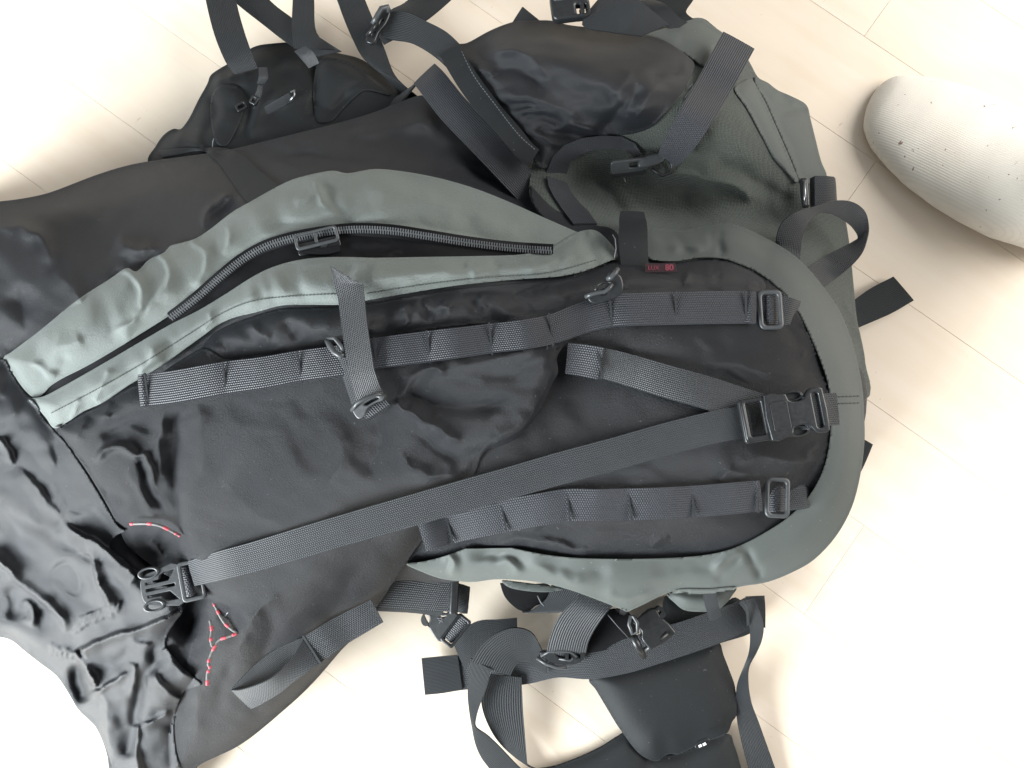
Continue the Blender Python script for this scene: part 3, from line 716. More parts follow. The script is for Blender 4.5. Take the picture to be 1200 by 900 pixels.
# --- green back panel of the side pocket and the outer green side
patch('side_panel', [(745, 42), (770, 34), (800, 24), (822, 21), (836, 30), (850, 42), (865, 52), (878, 72), (888, 90), (900, 97), (912, 106), (928, 113), (945, 123), (950, 140), (955, 160), (962, 188), (970, 212), (980, 232), (990, 255), (996, 290), (1000, 330), (1004, 372), (1010, 400), (1014, 425), (1013, 470), (900, 480), (720, 330), (640, 260), (620, 220), (640, 150), (700, 60)],
      M['green_twill'], bag, off=-0.004, puff=0.004, pw=14, ground=True, noise=[(120, 6, 21, 40, 1.6), (50, 1.5, 22, 40, 1.6)],
      folds=[D(800, 250, 130, 18, 0, -14), D(925, 255, 45, 30, 40, -8), F([(740, 215), (800, 205), (850, 215), (905, 238)], (14, 9), 12), F([(690, 205), (720, 235), (735, 262)], 8, -8), F([(830, 190), (862, 198), (890, 215), (930, 232)], (7, 12), -9, .2, .1), F([(800, 195), (850, 218), (880, 240)], 7, -5),
             D(860, 150, 50, 40, 40, 10), F([(762, 60), (800, 72), (830, 70)], 8, -5), D(690, 215, 25, 18, 0, -12), F([(985, 350), (1000, 375), (1010, 405)], 4, 4), F([(1013, 410), (1005, 435)], 4, -4)])
patch('side_panel_strip', [(884, 90), (898, 97), (912, 106), (928, 113), (945, 123), (950, 140), (955, 160), (962, 188), (969, 206), (962, 212), (945, 216), (936, 212), (930, 196), (920, 172), (908, 145), (896, 118), (886, 102)],
      M['green_rim'], bag, off=0.000, puff=0.006, pw=8, ground=False, skirt=0.012, folds=[F([(905, 122), (925, 125), (948, 124)], 4, -7, .1, .1), F([(914, 104), (922, 116), (918, 124)], 5, -5), D(925, 108, 14, 6, 30, 5)])
patch('side_panel_strip', [(860, 105), (870, 96), (880, 92), (888, 104), (898, 122), (908, 145), (920, 172), (930, 196), (936, 212), (932, 214), (920, 200), (907, 186), (897, 168), (886, 148), (874, 126)],
      M['green_rim'], bag, off=0.003, puff=0.006, pw=6, skirt=0.010)
patch('side_panel_strip', [(746, 44), (770, 36), (800, 26), (820, 22), (834, 30), (850, 42), (848, 60), (836, 76), (824, 78), (812, 70), (796, 60), (770, 52)],
      M['green_rim'], bag, off=0.002, puff=0.007, pw=9, folds=[F([(822, 78), (836, 62), (845, 50)], 6, -5), F([(790, 45), (815, 55), (830, 62)], 9, -3)])

# --- main body: big black fabric tube
patch('main_body', [(-60, 240), (-20, 238), (0, 236), (30, 232), (60, 225), (110, 206), (145, 195), (175, 189), (240, 180), (275, 174), (300, 168), (340, 158), (400, 143), (440, 131), (470, 119), (500, 112), (540, 130), (580, 175), (620, 215), (650, 245), (690, 262), (720, 270), (740, 300), (800, 330), (1000, 420), (1010, 520), (1000, 560), (900, 660), (850, 685), (760, 690), (700, 680), (620, 670), (575, 674), (540, 681), (508, 683), (478, 680), (462, 682), (452, 696), (438, 716), (420, 742), (400, 762), (367, 800), (333, 832), (283, 872), (233, 896), (200, 960), (136, 960), (126, 888), (112, 852), (92, 832), (80, 812), (66, 792), (48, 778), (30, 764), (10, 749), (-20, 745), (-60, 742)],
      M['taffeta'], bag, off=-0.012, puff=0.014, pw=26, ground=True, noise=[(170, 9, 11, 15, 1.8), (70, 2.2, 12, 30, 1.5)],
      folds=[D(120, 240, 110, 26, -12, 6), D(690, 480, 120, 90, -10, -16), F([(-20, 262), (30, 268), (50, 285), (60, 320)], 12, 7), F([(130, 282), (165, 290), (200, 288)], (8, 14), 8, .2, .4), F([(140, 312), (170, 306), (200, 306)], 14, -5), F([(60, 320), (90, 345), (110, 390)], 14, 6), F([(20, 330), (30, 400), (20, 440)], 18, -7),
             F([(242, 268), (243, 250), (258, 236), (275, 228)], 4, 6), F([(250, 262), (262, 248), (280, 238)], 9, -5), F([(290, 175), (350, 182), (420, 190), (470, 196)], 8, -9, .3, .3), F([(300, 172), (380, 160), (460, 136)], 10, 6), F([(410, 160), (470, 148), (520, 152)], (18, 10), 9), D(540, 205, 50, 22, 25, -14), D(192, 645, 40, 24, 25, -45), D(222, 722, 20, 32, 10, -45), D(95, 800, 14, 28, -15, -18), D(170, 830, 14, 50, 5, -14), D(210, 560, 14, 60, 0, -16), D(585, 215, 60, 16, 35, -20), F([(120, 355), (125, 335), (150, 312)], 6, -6)])

ZBODY = Z.copy()
def ZB(a, b, c): return max(c*0, float(bil(ZBODY, X0, Y0, G, np.array(a), np.array(b)))+0.0025)
# --- upper side pocket: gathered black cloth with an elastic hem
patch('side_pocket', [(512, 66), (520, 58), (535, 52), (548, 50), (570, 38), (588, 30), (605, 25), (625, 24), (645, 24), (665, 29), (690, 32), (740, 38), (770, 44), (790, 54), (806, 66), (814, 76), (808, 92), (800, 108), (784, 128), (765, 148), (745, 156), (730, 158), (712, 158), (700, 168), (670, 186), (645, 196), (632, 196), (622, 182), (606, 160), (585, 132), (560, 104), (535, 84)],
      M['taffeta'], bag, off=0.004, puff=0.013, pw=20, skirt=0.03, noise=[(110, 7, 61, 35, 1.5), (40, 2.0, 62, 25, 1.5)],
      folds=[F([(572, 62), (600, 58), (625, 70), (640, 96)], (14, 9), 9), F([(572, 88), (600, 82), (625, 92), (640, 108)], 9, -10), F([(575, 100), (610, 112), (650, 125), (690, 140)], 9, 7), F([(583, 124), (605, 124), (625, 126)], 3.5, -6, .1, .1), F([(610, 140), (640, 138), (660, 144)], 4.5, -8, .1, .1), F([(630, 150), (655, 154), (690, 160), (705, 160)], 6, -10, .1, .1),
             F([(662, 140), (685, 148), (705, 158)], (3, 7), 6), F([(590, 112), (612, 118), (640, 128)], 4, 4), F([(600, 134), (625, 132), (650, 134)], 4, 4), F([(612, 152), (640, 160), (660, 172)], 5, 5), F([(700, 155), (725, 128), (740, 112), (758, 100)], (9, 12), -9), F([(740, 145), (758, 118), (775, 95)], 13, 6), F([(712, 120), (735, 90), (740, 70)], 16, 5), F([(760, 85), (790, 82), (806, 80)], 8, -6),
             F([(556, 60), (575, 72), (590, 74)], 4, -3), F([(568, 98), (580, 104), (600, 104)], 3, -3), F([(560, 80), (570, 82), (582, 88)], 3, 3), F([(585, 118), (596, 120), (612, 119)], 2.5, -3.5), F([(612, 165), (625, 160), (640, 166)], 3, -4), F([(600, 36), (640, 30), (700, 40)], 8, -3)])
strap('pocket_hem', [(526, 58), (534, 72), (552, 100), (575, 130), (598, 156), (616, 177), (626, 184)], [24, 26, 27, 26, 25, 24, 22], M['dark'], bag, off=0.003, thick=0.004)
stitches('hem_stitching', spline([(541, 60), (556, 90), (582, 125), (608, 158), (628, 176)], 6), M['thread'], bag, off=0.004, dash=2.2, gap=1.6, wpx=0.8)

# --- zipped pocket: lower and upper grey-green bands, tape and teeth between them
patch('zip_cavity', [(48, 448), (100, 425), (150, 400), (195, 370), (235, 340), (275, 306), (320, 284), (370, 268), (430, 262), (500, 268), (560, 278), (640, 288), (690, 286), (690, 300), (640, 310), (560, 312), (470, 316), (380, 318), (320, 330), (270, 360), (230, 385), (190, 410), (140, 430), (90, 458), (55, 475)],
      M['tape'], bag, off=0.000, puff=0.0, pw=8, skirt=0.008, folds=[F([(420, 300), (450, 298), (480, 294)], 4, 4), F([(400, 290), (440, 284), (475, 286)], 5, 3)])
patch('upper_zip_band', [(4, 420), (14, 412), (30, 400), (46, 388), (90, 352), (130, 326), (148, 314), (160, 318), (175, 304), (192, 296), (200, 288), (214, 284), (230, 279), (247, 268), (262, 256), (276, 246), (292, 237), (328, 217), (350, 208), (388, 200), (408, 203), (440, 198), (480, 202), (520, 210), (560, 222), (600, 238), (640, 256), (672, 270), (700, 282), (690, 290), (650, 291), (600, 287), (540, 278), (480, 269), (430, 265), (385, 266), (345, 276), (310, 287), (285, 300), (262, 318), (236, 340), (216, 357), (200, 369), (167, 390), (133, 411), (100, 430), (74, 443), (60, 452), (50, 462), (40, 466), (28, 456), (14, 436)],
      M['green'], bag, off=0.004, puff=0.014, pw=13, skirt=0.012, noise=[(58, 5.0, 71, 62, 1.8)],
      folds=[F([(146, 316), (160, 330), (166, 348), (156, 372), (128, 396)], (12, 3), 8, .03, .25), F([(186, 300), (198, 316), (190, 344), (166, 376)], (12, 3), 7, .03, .25),
             F([(222, 284), (240, 294), (240, 314), (222, 338)], (10, 3), 5, .05, .2), F([(262, 262), (268, 280), (262, 300)], (7, 2.5), 4), F([(248, 272), (254, 290), (246, 306)], (4, 7), -3),
             F([(376, 208), (384, 226), (394, 242), (412, 262)], (14, 7), -9, .2, .15), F([(368, 212), (376, 232), (380, 244)], (8, 3), 6, .2, .3), F([(345, 242), (362, 234), (374, 222)], (8, 4), 4), F([(300, 272), (340, 262), (380, 258), (412, 262)], (9, 5), -7, .3, .2), F([(398, 236), (420, 238), (450, 228)], (12, 8), -5, .3, .4),
             F([(430, 224), (500, 234), (600, 262)], (22, 16), 8), F([(56, 402), (80, 404), (100, 396)], 12, 4), F([(58, 436), (70, 430), (80, 414)], (3, 8), -5), F([(34, 424), (50, 436), (60, 450)], (8, 3), 5), F([(290, 230), (340, 222), (368, 226)], 12, -3), F([(440, 206), (520, 214), (600, 244)], 9, -4)])
patch('lower_zip_band', [(34, 468), (52, 464), (75, 452), (100, 438), (133, 419), (167, 399), (200, 380), (232, 364), (262, 346), (300, 322), (328, 310), (360, 303), (400, 301), (440, 302), (500, 301), (560, 300), (612, 298), (645, 290), (668, 276), (684, 270), (698, 270), (710, 279), (722, 294), (724, 302), (714, 306), (700, 312), (684, 318), (655, 324), (600, 328), (540, 334), (500, 340), (470, 345), (430, 352), (400, 357), (360, 357), (330, 358), (300, 366), (275, 372), (255, 381), (240, 392), (218, 408), (190, 428), (170, 440), (150, 452), (120, 472), (98, 482), (80, 494), (64, 502), (54, 490), (44, 478)],
      M['green'], bag, off=0.008, puff=0.014, pw=10, skirt=0.014, noise=[(46, 4.0, 81, 60, 1.8)],
      folds=[F([(128, 430), (124, 446), (108, 468)], (7, 2.5), 4, .1, .1), F([(176, 404), (174, 420), (160, 440)], (8, 2.5), 5, .1, .1), F([(198, 392), (200, 406), (190, 424)], (4, 8), -4), F([(240, 364), (246, 374), (240, 388)], (8, 3), 4), F([(300, 330), (330, 320), (380, 314), (450, 314)], (7, 14), -5), F([(545, 308), (556, 318), (552, 332)], (8, 3), 3.5), F([(575, 304), (584, 314), (580, 326)], (4, 8), -3), F([(606, 318), (640, 310), (676, 300)], (12, 7), 5), F([(420, 330), (470, 324), (540, 318)], (16, 9), 4), F([(676, 276), (694, 292), (700, 308)], (14, 7), -8, .3, .1), F([(686, 270), (702, 274), (716, 290)], 3, 6, .15, .1), F([(92, 462), (90, 476), (78, 492)], (7, 2.5), 4), F([(640, 322), (652, 310), (656, 298)], (3, 7), -3)], edge=0)

# teeth
def zipper(path):
    zp = thing_part = bpy.data.objects.new('zipper', None)
    p = resample(spline(path, 8), 1.0); z = smooth1(zat(p[:, 0], p[:, 1], 3), 20)+0.004
    LR = []
    t = np.gradient(p, axis=0); t /= np.linalg.norm(t, axis=1)[:, None]; nr = np.stack([t[:, 1], -t[:, 0]], -1)
    a = p+nr*8; b = p-nr*8
    LR = np.column_stack([a, z-0.002, b, z-0.002])[::5]
    o, _ = ribbon_lr('zipper', LR, M['tape'], bag), None
    items = []
    for i in range(0, len(p)-3, 3):
        for s, k in ((1, 0), (-1, 1.6)):
            j = min(len(p)-1, int(i+k)); c = p[j]+nr[j]*s*1.7; d1 = Pv(*(p[j]+t[j]*.75), z[j])-Pv(*p[j], z[j]); d2 = Pv(*(p[j]+nr[j]*2.4), z[j])-Pv(*p[j], z[j])
            items.append((Pv(*c, z[j]+0.0008), d1, d2, Vector((0, 0, 0.0013))))
    boxes('zip_teeth', items, M['teeth'], o, kind='stuff')
    return o, p, z
zipo, zp_, zz_ = zipper([(200, 373), (215, 362), (235, 346), (262, 322), (285, 304), (312, 289), (345, 279), (385, 272), (420, 269), (460, 271), (500, 277), (550, 285), (600, 291), (648, 294)])

# --- grey-green rim running round the front of the pack
rim_out = [(756, 272), (770, 268), (800, 270), (832, 264), (850, 262), (870, 266), (900, 280), (925, 295), (945, 312), (965, 336), (985, 366), (1000, 405), (1010, 450), (1013, 490), (1013, 520), (1008, 558), (998, 595), (980, 628), (955, 655), (930, 670), (900, 682), (870, 687), (850, 692), (820, 696), (795, 692), (775, 698), (755, 708), (742, 714), (735, 717), (728, 714), (700, 703), (670, 692), (640, 684), (612, 680), (580, 679), (556, 682), (538, 681), (516, 678), (494, 670), (476, 661), (496, 658), (520, 652), (545, 643)]
rim_in = [(600, 642), (640, 650), (680, 654), (740, 655), (800, 653), (840, 648), (870, 638), (900, 622), (925, 605), (945, 585), (958, 565), (968, 540), (973, 510), (974, 480), (970, 450), (962, 425), (950, 395), (938, 370), (922, 348), (905, 332), (885, 318), (862, 308), (845, 303), (820, 302), (790, 306), (762, 304), (756, 296)]
patch('rim', None, M['green_rim'], bag, closed_poly=np.vstack([spline(rim_out, 4), spline(rim_in, 4)]), off=0.006, puff=0.009, pw=15, skirt=0.05, noise=[(90, 1.6, 91, 0, 1)],
      folds=[F([(762, 285), (790, 278), (800, 290), (812, 298)], 6, -6), F([(780, 296), (800, 288), (830, 292)], 5, 4), F([(846, 270), (843, 284), (848, 300)], 4, -6, .1, .1), F([(833, 268), (836, 284), (832, 296)], 4, -4), F([(872, 640), (882, 660), (890, 682)], (5, 4), -7, .1, .1), F([(872, 650), (862, 655), (848, 668), (840, 682)], 6, -6), F([(868, 640), (850, 652), (835, 672)], 7, 6),
             F([(885, 276), (896, 292), (905, 310)], 6, -2), F([(520, 662), (528, 652), (532, 668), (528, 678)], 5, 6), F([(545, 655), (570, 648), (600, 655), (640, 672)], (10, 7), -8), F([(582, 650), (600, 662), (612, 676)], 5, 5), F([(600, 655), (650, 672), (700, 690)], 12, 6), F([(620, 660), (660, 664), (720, 670)], 10, -6), F([(700, 692), (735, 705), (770, 690)], 10, 5), F([(760, 672), (800, 664), (850, 664)], 10, -4)], n=4)
for dx in (0, 8):
    stitches('rim_stitching', [(974, 465+dx), (992, 464.5+dx), (1009, 464+dx)], M['thread_dark'], bag, off=0.0008, dash=2.6, gap=1.8, wpx=1.1)

# --- black front panel inside the rim
patch('front_panel', [(560, 640), (600, 640), (640, 648), (680, 652), (740, 653), (800, 651), (840, 646), (870, 636), (900, 620), (925, 603), (945, 583), (958, 563), (967, 540), (972, 510), (973, 480), (969, 450), (961, 425), (949, 395), (937, 370), (921, 348), (904, 332), (884, 318), (862, 309), (845, 304), (820, 304), (790, 308), (762, 306), (740, 312), (722, 306), (700, 312), (660, 326), (600, 350), (560, 420), (500, 560), (490, 620), (520, 645)],
      M['cordura'], bag, off=-0.004, puff=0.010, pw=16, skirt=0.012, noise=[(100, 4.5, 101, 10, 1.6), (45, 1.2, 102, 70, 1.4)],
      folds=[F([(900, 440), (860, 446), (800, 452), (760, 455)], (10, 14), -6), F([(800, 425), (860, 428), (920, 440), (965, 448)], 12, 4), F([(860, 545), (900, 535), (960, 545)], 9, 5), F([(880, 560), (860, 552), (840, 562)], 8, 4), F([(840, 320), (830, 335), (845, 345)], 7, -5), F([(800, 320), (850, 318), (890, 332)], 7, 4), D(670, 480, 80, 60, -20, -12), F([(600, 560), (680, 550), (760, 548)], 10, 4),
             F([(620, 628), (650, 622), (690, 632), (760, 630)], (9, 7), -9, .2, .3), F([(570, 640), (610, 632), (650, 640), (720, 648)], (6, 8), 8, .2, .3), F([(840, 634), (838, 622), (850, 612)], 5, -4), F([(760, 640), (775, 630), (790, 626)], 5, 3), F([(870, 330), (885, 342), (905, 340)], 4, 3), F([(962, 400), (948, 408), (940, 420)], 5, 4), F([(966, 520), (950, 530), (945, 545)], 5, 4)])
# gathered strip between the zip and the upper ladder webbing
patch('front_gusset', [(240, 402), (262, 384), (300, 370), (330, 362), (365, 361), (400, 360), (430, 356), (470, 349), (500, 344), (540, 338), (600, 332), (655, 328), (684, 322), (714, 309), (728, 306), (760, 308), (790, 309), (822, 305), (845, 306), (868, 313), (892, 326), (895, 340), (860, 343), (800, 343), (760, 345), (720, 346), (690, 352), (660, 364), (640, 371), (600, 378), (560, 380), (520, 384), (480, 390), (440, 396), (400, 402), (360, 410), (300, 420), (260, 425), (235, 425)],
      M['taffeta'], bag, off=0.002, puff=0.010, pw=9, skirt=0.010, noise=[(42, 3.0, 111, 75, 1.6)],
      folds=[F([(490, 350), (496, 362), (506, 374)], 3.5, -6, .1, .1), F([(515, 352), (522, 360), (530, 362)], 4, 4), F([(535, 340), (545, 352), (560, 358)], 4, -4), F([(560, 345), (566, 356), (572, 366)], 4, 3), F([(470, 355), (475, 368), (480, 380)], 6, 4), F([(420, 366), (430, 375), (425, 388)], 7, 3), F([(600, 340), (610, 352), (625, 360)], 5, -3), F([(640, 335), (650, 345), (665, 350)], 5, 3), F([(330, 375), (345, 388), (350, 402)], 7, -4), F([(290, 378), (300, 390), (320, 396)], 7, 5), F([(250, 398), (262, 404), (270, 415)], 6, -5), F([(832, 310), (842, 320), (838, 336)], 4, -3), F([(800, 315), (805, 325), (800, 338)], 5, 3)])

# --- large front pocket (left of the curved edge)
patch('front_pocket', [(64, 503), (80, 495), (98, 484), (120, 474), (150, 455), (175, 446), (215, 420), (240, 408), (262, 420), (330, 425), (400, 410), (460, 402), (520, 394), (570, 386), (620, 380), (650, 376), (672, 376), (676, 390), (664, 402), (653, 418), (654, 436), (647, 450), (640, 466), (633, 480), (624, 494), (613, 507), (600, 517), (585, 523), (570, 528), (562, 540), (557, 554), (546, 566), (530, 588), (512, 612), (494, 634), (478, 656), (462, 680), (450, 698), (438, 716), (420, 740), (400, 762), (367, 800), (333, 832), (283, 872), (233, 897), (200, 925), (190, 925), (200, 860), (212, 800), (224, 760), (232, 720), (220, 690), (185, 668), (150, 640), (140, 620), (128, 596), (110, 565), (92, 538)],
      M['cordura'], bag, off=0.005, puff=0.013, pw=13, skirt=0.012, noise=[(140, 7, 121, -30, 1.8), (55, 2.2, 122, 20, 1.5)],
      folds=[F([(212, 470), (207, 520), (208, 570), (214, 630)], (10, 16), -13, .15, .2), F([(192, 482), (188, 520), (190, 560)], 8, 6), F([(228, 470), (236, 520), (240, 570)], 14, 5),
             F([(108, 545), (122, 530), (142, 522), (158, 532), (170, 532), (178, 550), (186, 575)], (3.5, 6), 10, .15, .2), F([(160, 530), (170, 548), (176, 570), (186, 592), (200, 610)], (4, 5), -9, .1, .3), F([(118, 520), (140, 502), (160, 496), (174, 502), (172, 514)], (8, 7), -8, .2, .2), F([(90, 520), (96, 502), (110, 488)], 7, 5), F([(100, 500), (108, 492), (112, 484)], 4, -4), F([(130, 470), (120, 486), (130, 492)], 6, 5),
             F([(146, 545), (160, 565), (175, 600), (190, 618)], 6, 5), F([(150, 590), (130, 580), (108, 572)], 9, -6), D(192, 642, 38, 24, 25, -40), D(225, 722, 20, 34, 10, -36), F([(168, 630), (180, 640), (195, 655)], 5, 6), D(262, 722, 32, 26, 60, -12), F([(240, 700), (236, 740), (220, 790), (212, 850)], (14, 10), -10, .1, .3),
             F([(655, 405), (646, 440), (630, 474), (608, 504), (572, 524), (552, 556)], (5, 14), 6, .1, .2), F([(458, 468), (490, 488), (520, 505), (545, 521)], (6, 8), 8, .1, .2), F([(470, 462), (505, 474), (550, 478), (610, 470)], (11, 9), -9, .1, .3), F([(462, 458), (490, 440), (510, 430), (525, 445)], (8, 12), 6), F([(500, 434), (540, 430), (600, 418), (645, 398)], (14, 10), 6, .3, .2), F([(560, 445), (600, 440), (640, 420)], 8, -4), F([(640, 408), (648, 404), (656, 410)], 4, 4, .1, .1),
             F([(470, 520), (480, 548), (510, 560), (545, 555)], (10, 9), 7), F([(478, 500), (510, 525), (545, 538), (580, 515)], 9, -5), F([(620, 480), (600, 500), (575, 515)], 9, 4), F([(250, 480), (320, 470), (380, 455)], 20, -4), F([(250, 550), (300, 600), (360, 620)], 26, 5), F([(300, 640), (260, 700)], 18, 5), F([(330, 690), (290, 730), (280, 770)], 14, 6), F([(300, 700), (320, 740), (300, 790)], 12, -5), F([(430, 650), (400, 700), (370, 740)], 16, -4), F([(420, 740), (360, 780), (300, 850)], 18, 5),
             F([(440, 480), (445, 520), (420, 560)], 18, -5), F([(390, 500), (400, 540), (380, 580)], 20, 4), D(300, 535, 60, 40, 20, 7), F([(275, 770), (262, 800), (255, 840)], 9, -4), F([(238, 780), (232, 820), (225, 870)], 12, 5)])

# --- crumpled hood / lid at the left
patch('hood', [(-60, 455), (-20, 430), (3, 420), (14, 436), (28, 458), (40, 470), (52, 490), (64, 504), (78, 520), (92, 540), (108, 565), (124, 592), (138, 616), (146, 622), (136, 628), (128, 640), (140, 652), (152, 662), (166, 673), (182, 682), (205, 690), (213, 700), (214, 716), (206, 728), (197, 742), (194, 756), (202, 768), (214, 782), (228, 794), (236, 802), (226, 806), (214, 812), (204, 845), (206, 880), (212, 925), (142, 925), (132, 900), (124, 876), (112, 852), (92, 832), (80, 812), (66, 792), (48, 778), (30, 764), (10, 749), (-20, 745), (-60, 742)],
      M['hood'], bag, soft=5, off=0.004, puff=0.010, pw=12, skirt=0.014, noise=[(110, 10.0, 131, 38, 1.6), (45, 3.4, 132, 60, 1.5), (20, 1.3, 133, 40, 1.3), (11, 0.6, 134, 60, 1.3)],
      folds=[F([(-10, 512), (2, 522), (10, 538), (16, 548)], (2.5, 9), 8), F([(20, 545), (48, 578), (76, 612)], (3, 10), 7), F([(60, 520), (72, 545), (70, 575)], (9, 4), -7), F([(92, 560), (82, 582), (92, 606)], 10, -8),
             F([(70, 608), (95, 625), (112, 635), (128, 648), (145, 662), (166, 678)], (2, 11), 14, .2, .05), F([(60, 632), (84, 642), (100, 652), (124, 664)], (10, 4), -10),
             F([(84, 648), (100, 648), (108, 660), (116, 684), (124, 706), (129, 716)], (9, 2), 13, .2, .15), F([(66, 656), (86, 676), (92, 704)], (9, 14), -13), F([(122, 668), (142, 692), (150, 712)], 11, -6),
             F([(-20, 652), (6, 664), (24, 682), (44, 698), (62, 712), (72, 726), (77, 742)], (10, 2), 15, .05, .1), F([(8, 690), (20, 708), (8, 730)], (8, 7), -10), F([(24, 716), (36, 706), (40, 722), (34, 738)], (3, 7), 7), F([(45, 706), (52, 724), (46, 742)], 6, -7),
             F([(92, 764), (112, 752), (132, 744), (156, 738), (178, 733), (196, 724), (208, 716), (213, 706)], (2.5, 10), 15, .05, .03),
             F([(86, 764), (98, 776), (104, 790), (108, 806)], (6, 2), 15, .05, .05), F([(108, 806), (114, 810), (122, 802), (136, 795), (154, 788)], (2, 6), 10, .1, .3), F([(88, 778), (92, 802), (98, 825)], (7, 6), -24, .1, .1),
             F([(118, 768), (124, 784), (140, 776), (158, 756)], 8, -9), F([(150, 745), (160, 754), (184, 756)], (2.5, 7), 6), F([(188, 755), (178, 778), (164, 802), (156, 838), (152, 890)], (9, 7), -20, .1, .05), F([(146, 778), (158, 784), (156, 802), (150, 820)], (2.5, 7), 8),
             F([(195, 758), (204, 772), (216, 784), (234, 794)], (2, 9), 12, .05, .1), F([(180, 782), (188, 800), (204, 812), (220, 821)], (2.5, 8), 11), F([(160, 850), (178, 846), (200, 830)], (3, 7), 8), F([(160, 848), (161, 880), (168, 912)], (3, 9), 11, .1, 0),
             F([(118, 805), (124, 840), (130, 895)], (12, 6), 9), F([(136, 812), (144, 850), (150, 895)], (5, 9), -8), F([(176, 828), (192, 846), (212, 852)], 7, -8)]
      + [F([(84+i*6.1+random.uniform(-2, 2), 742-i*2.6+random.uniform(-2, 2)), (90+i*6, 730-i*2.4), (92+i*6+random.uniform(-3, 3), 720-i*2)], (1.6, 3.4), 4.5*random.uniform(.6, 1.2), .1, .1) for i in range(9)]
      + [F([(56+i*6+random.uniform(-2, 2), 752+i*2.2), (60+i*6, 760+i*1.8+random.uniform(-2, 2)), (58+i*6, 768+i)], (1.6, 3.4), 3.5*random.uniform(.6, 1.2), .1, .1) for i in range(6)])
# rolled pocket lip at the cave under the big buckle
BUCK_HOLE = None

for nm, pth in (('band_stitching', [(60, 484), (110, 458), (170, 424), (230, 386), (262, 366), (300, 352), (360, 346), (420, 344)]),
                ('band_stitching', [(430, 344), (500, 333), (570, 325), (640, 320), (700, 304)]),
                ):
    stitches(nm, spline(pth, 6), M['thread_green'], bag, off=0.0007, dash=2.4, gap=1.7, wpx=0.9)

# ================================================================== WEBBING ON THE FRONT
def tacks(pts, wpx, off, parent, mat='thread_dark'):
    """bar tacks: short raised lines of thread across a strap; pts (x, y, angle of the line)"""
    for (x, y, a) in pts:
        ca, sa = math.cos(R(a)), math.sin(R(a)); z = float(zat(x, y, 1))+off
        x0, y0, x1, y1 = x-ca*wpx/2, y+sa*wpx/2, x+ca*wpx/2, y-sa*wpx/2
        P0, P1 = Pv(x0, y0, z), Pv(x1, y1, z); ax = (P1-P0)/2; ay = Vector((0, 0, 1)).cross(ax).normalized()*0.0008
        boxes('bar_tack', [((P0+P1)/2, ax, ay, Vector((0, 0, 0.0007)))], M[mat], parent)

# upper ladder webbing, standing up a little between its tacks
def ladder(name, pts, width, tk, parent, amp=2.0, mat='web_coarse', label=None):
    tx = [t[0] for t in tk]
    path = spline(pts, 6); x0, x1 = path[0, 0], path[-1, 0]; nodes = [x0]+tx+[x1]
    lift = []
    for a, b in zip(nodes[:-1], nodes[1:]):
        if b-a < 3: continue
        for u in (0, .12, .3, .5, .7, .88): lift.append((((a+(b-a)*u)-x0)/(x1-x0), amp*math.sin(math.pi*u)**0.9 if u > 0 else 0))
    lift.append((1, 0)); lift.sort()
    o, LR = strap(name, pts, width, M[mat], parent, off=0.0022, lift=lift, step=3, sm=10, label=label)
    tacks(tk, width if not hasattr(width, '__len__') else width[0], 0.0009, o)
    return o, LR
ladder('ladder_webbing', [(163, 458), (200, 454), (262, 443), (306, 437), (350, 429), (400, 422), (440, 414), (500, 406), (540, 401), (577, 396), (612, 392), (648, 385), (684, 372), (716, 364), (750, 362), (793, 361), (840, 360), (886, 360)],
       [38, 38, 38, 37, 36, 36, 36, 36, 35, 34, 34, 34, 36, 38, 38, 38, 38, 37], [(172, 456, 98), (263, 443, 97), (351, 430, 99), (440, 414, 96), (502, 406, 97), (575, 397, 96), (646, 386, 98), (716, 364, 95), (792, 361, 92), (874, 360, 91)], bag)
zt = float(zat(908, 365))+0.001; strap('ladder_webbing_tail', [(900, 361, zt), (916, 364, zt), (928, 367, zt-.003), (936, 369, zt-.016)], [36, 35, 34, 32], M['web'], bag, write=False)
ladder('ladder_webbing', [(494, 628), (528, 618), (590, 605), (628, 598), (665, 592), (700, 592), (738, 591), (775, 590), (812, 588), (850, 585), (892, 581)],
       [38, 38, 38, 38, 38, 37, 37, 37, 37, 37, 36], [(526, 618, 104), (590, 605, 101), (666, 592, 96), (738, 591, 97), (812, 587, 96), (888, 582, 93)], bag)
zt = float(zat(918, 582))+0.001; strap('ladder_webbing_tail', [(908, 582, zt), (925, 581, zt), (942, 579, zt-.003), (951, 577, zt-.016)], [36, 35, 34, 32], M['web'], bag, write=False)

def ladder_lock(px, py, ang, parent, w_=22, h_=36):
    z = float(zat(px, py, 14))+0.0040; m = frame(px, py, z, ang)
    o = plate('ladder_lock', [rrect(0, 0, w_, h_, 5)], [rrect(0, 0, w_-8, h_-8, 3)], 3.6, 1.7, M['plastic_grey'], parent, m)
    return o
for (x, y, a) in ((903, 363, 2), (911, 583, -3)):
    ll = ladder_lock(x, y, a, bag)
    strap('webbing_bight', [(x-11, y, float(zat(x, y))+0.001), (x-5, y, float(zat(x, y))+0.0068), (x+2, y, float(zat(x, y))+0.0074), (x+9, y, float(zat(x, y))+0.002)], 34, M['web_coarse'], ll, n=8, step=1.5, write=False)

# short strap with a folded end that runs under the long compression strap
strap('compression_strap', [(684, 423), (712, 427), (745, 436), (785, 448), (825, 459), (868, 473), (890, 480)], [36, 36, 37, 38, 38, 38, 38], M['web'], bag, off=0.004)
t_, _ = strap('strap_end_tab', [(664, 420), (682, 422), (704, 426)], [36, 37, 38], M['web_coarse'], bag, off=0.0035, thick=0.003)
tacks([(703, 426, 100)], 36, 0.001, t_)
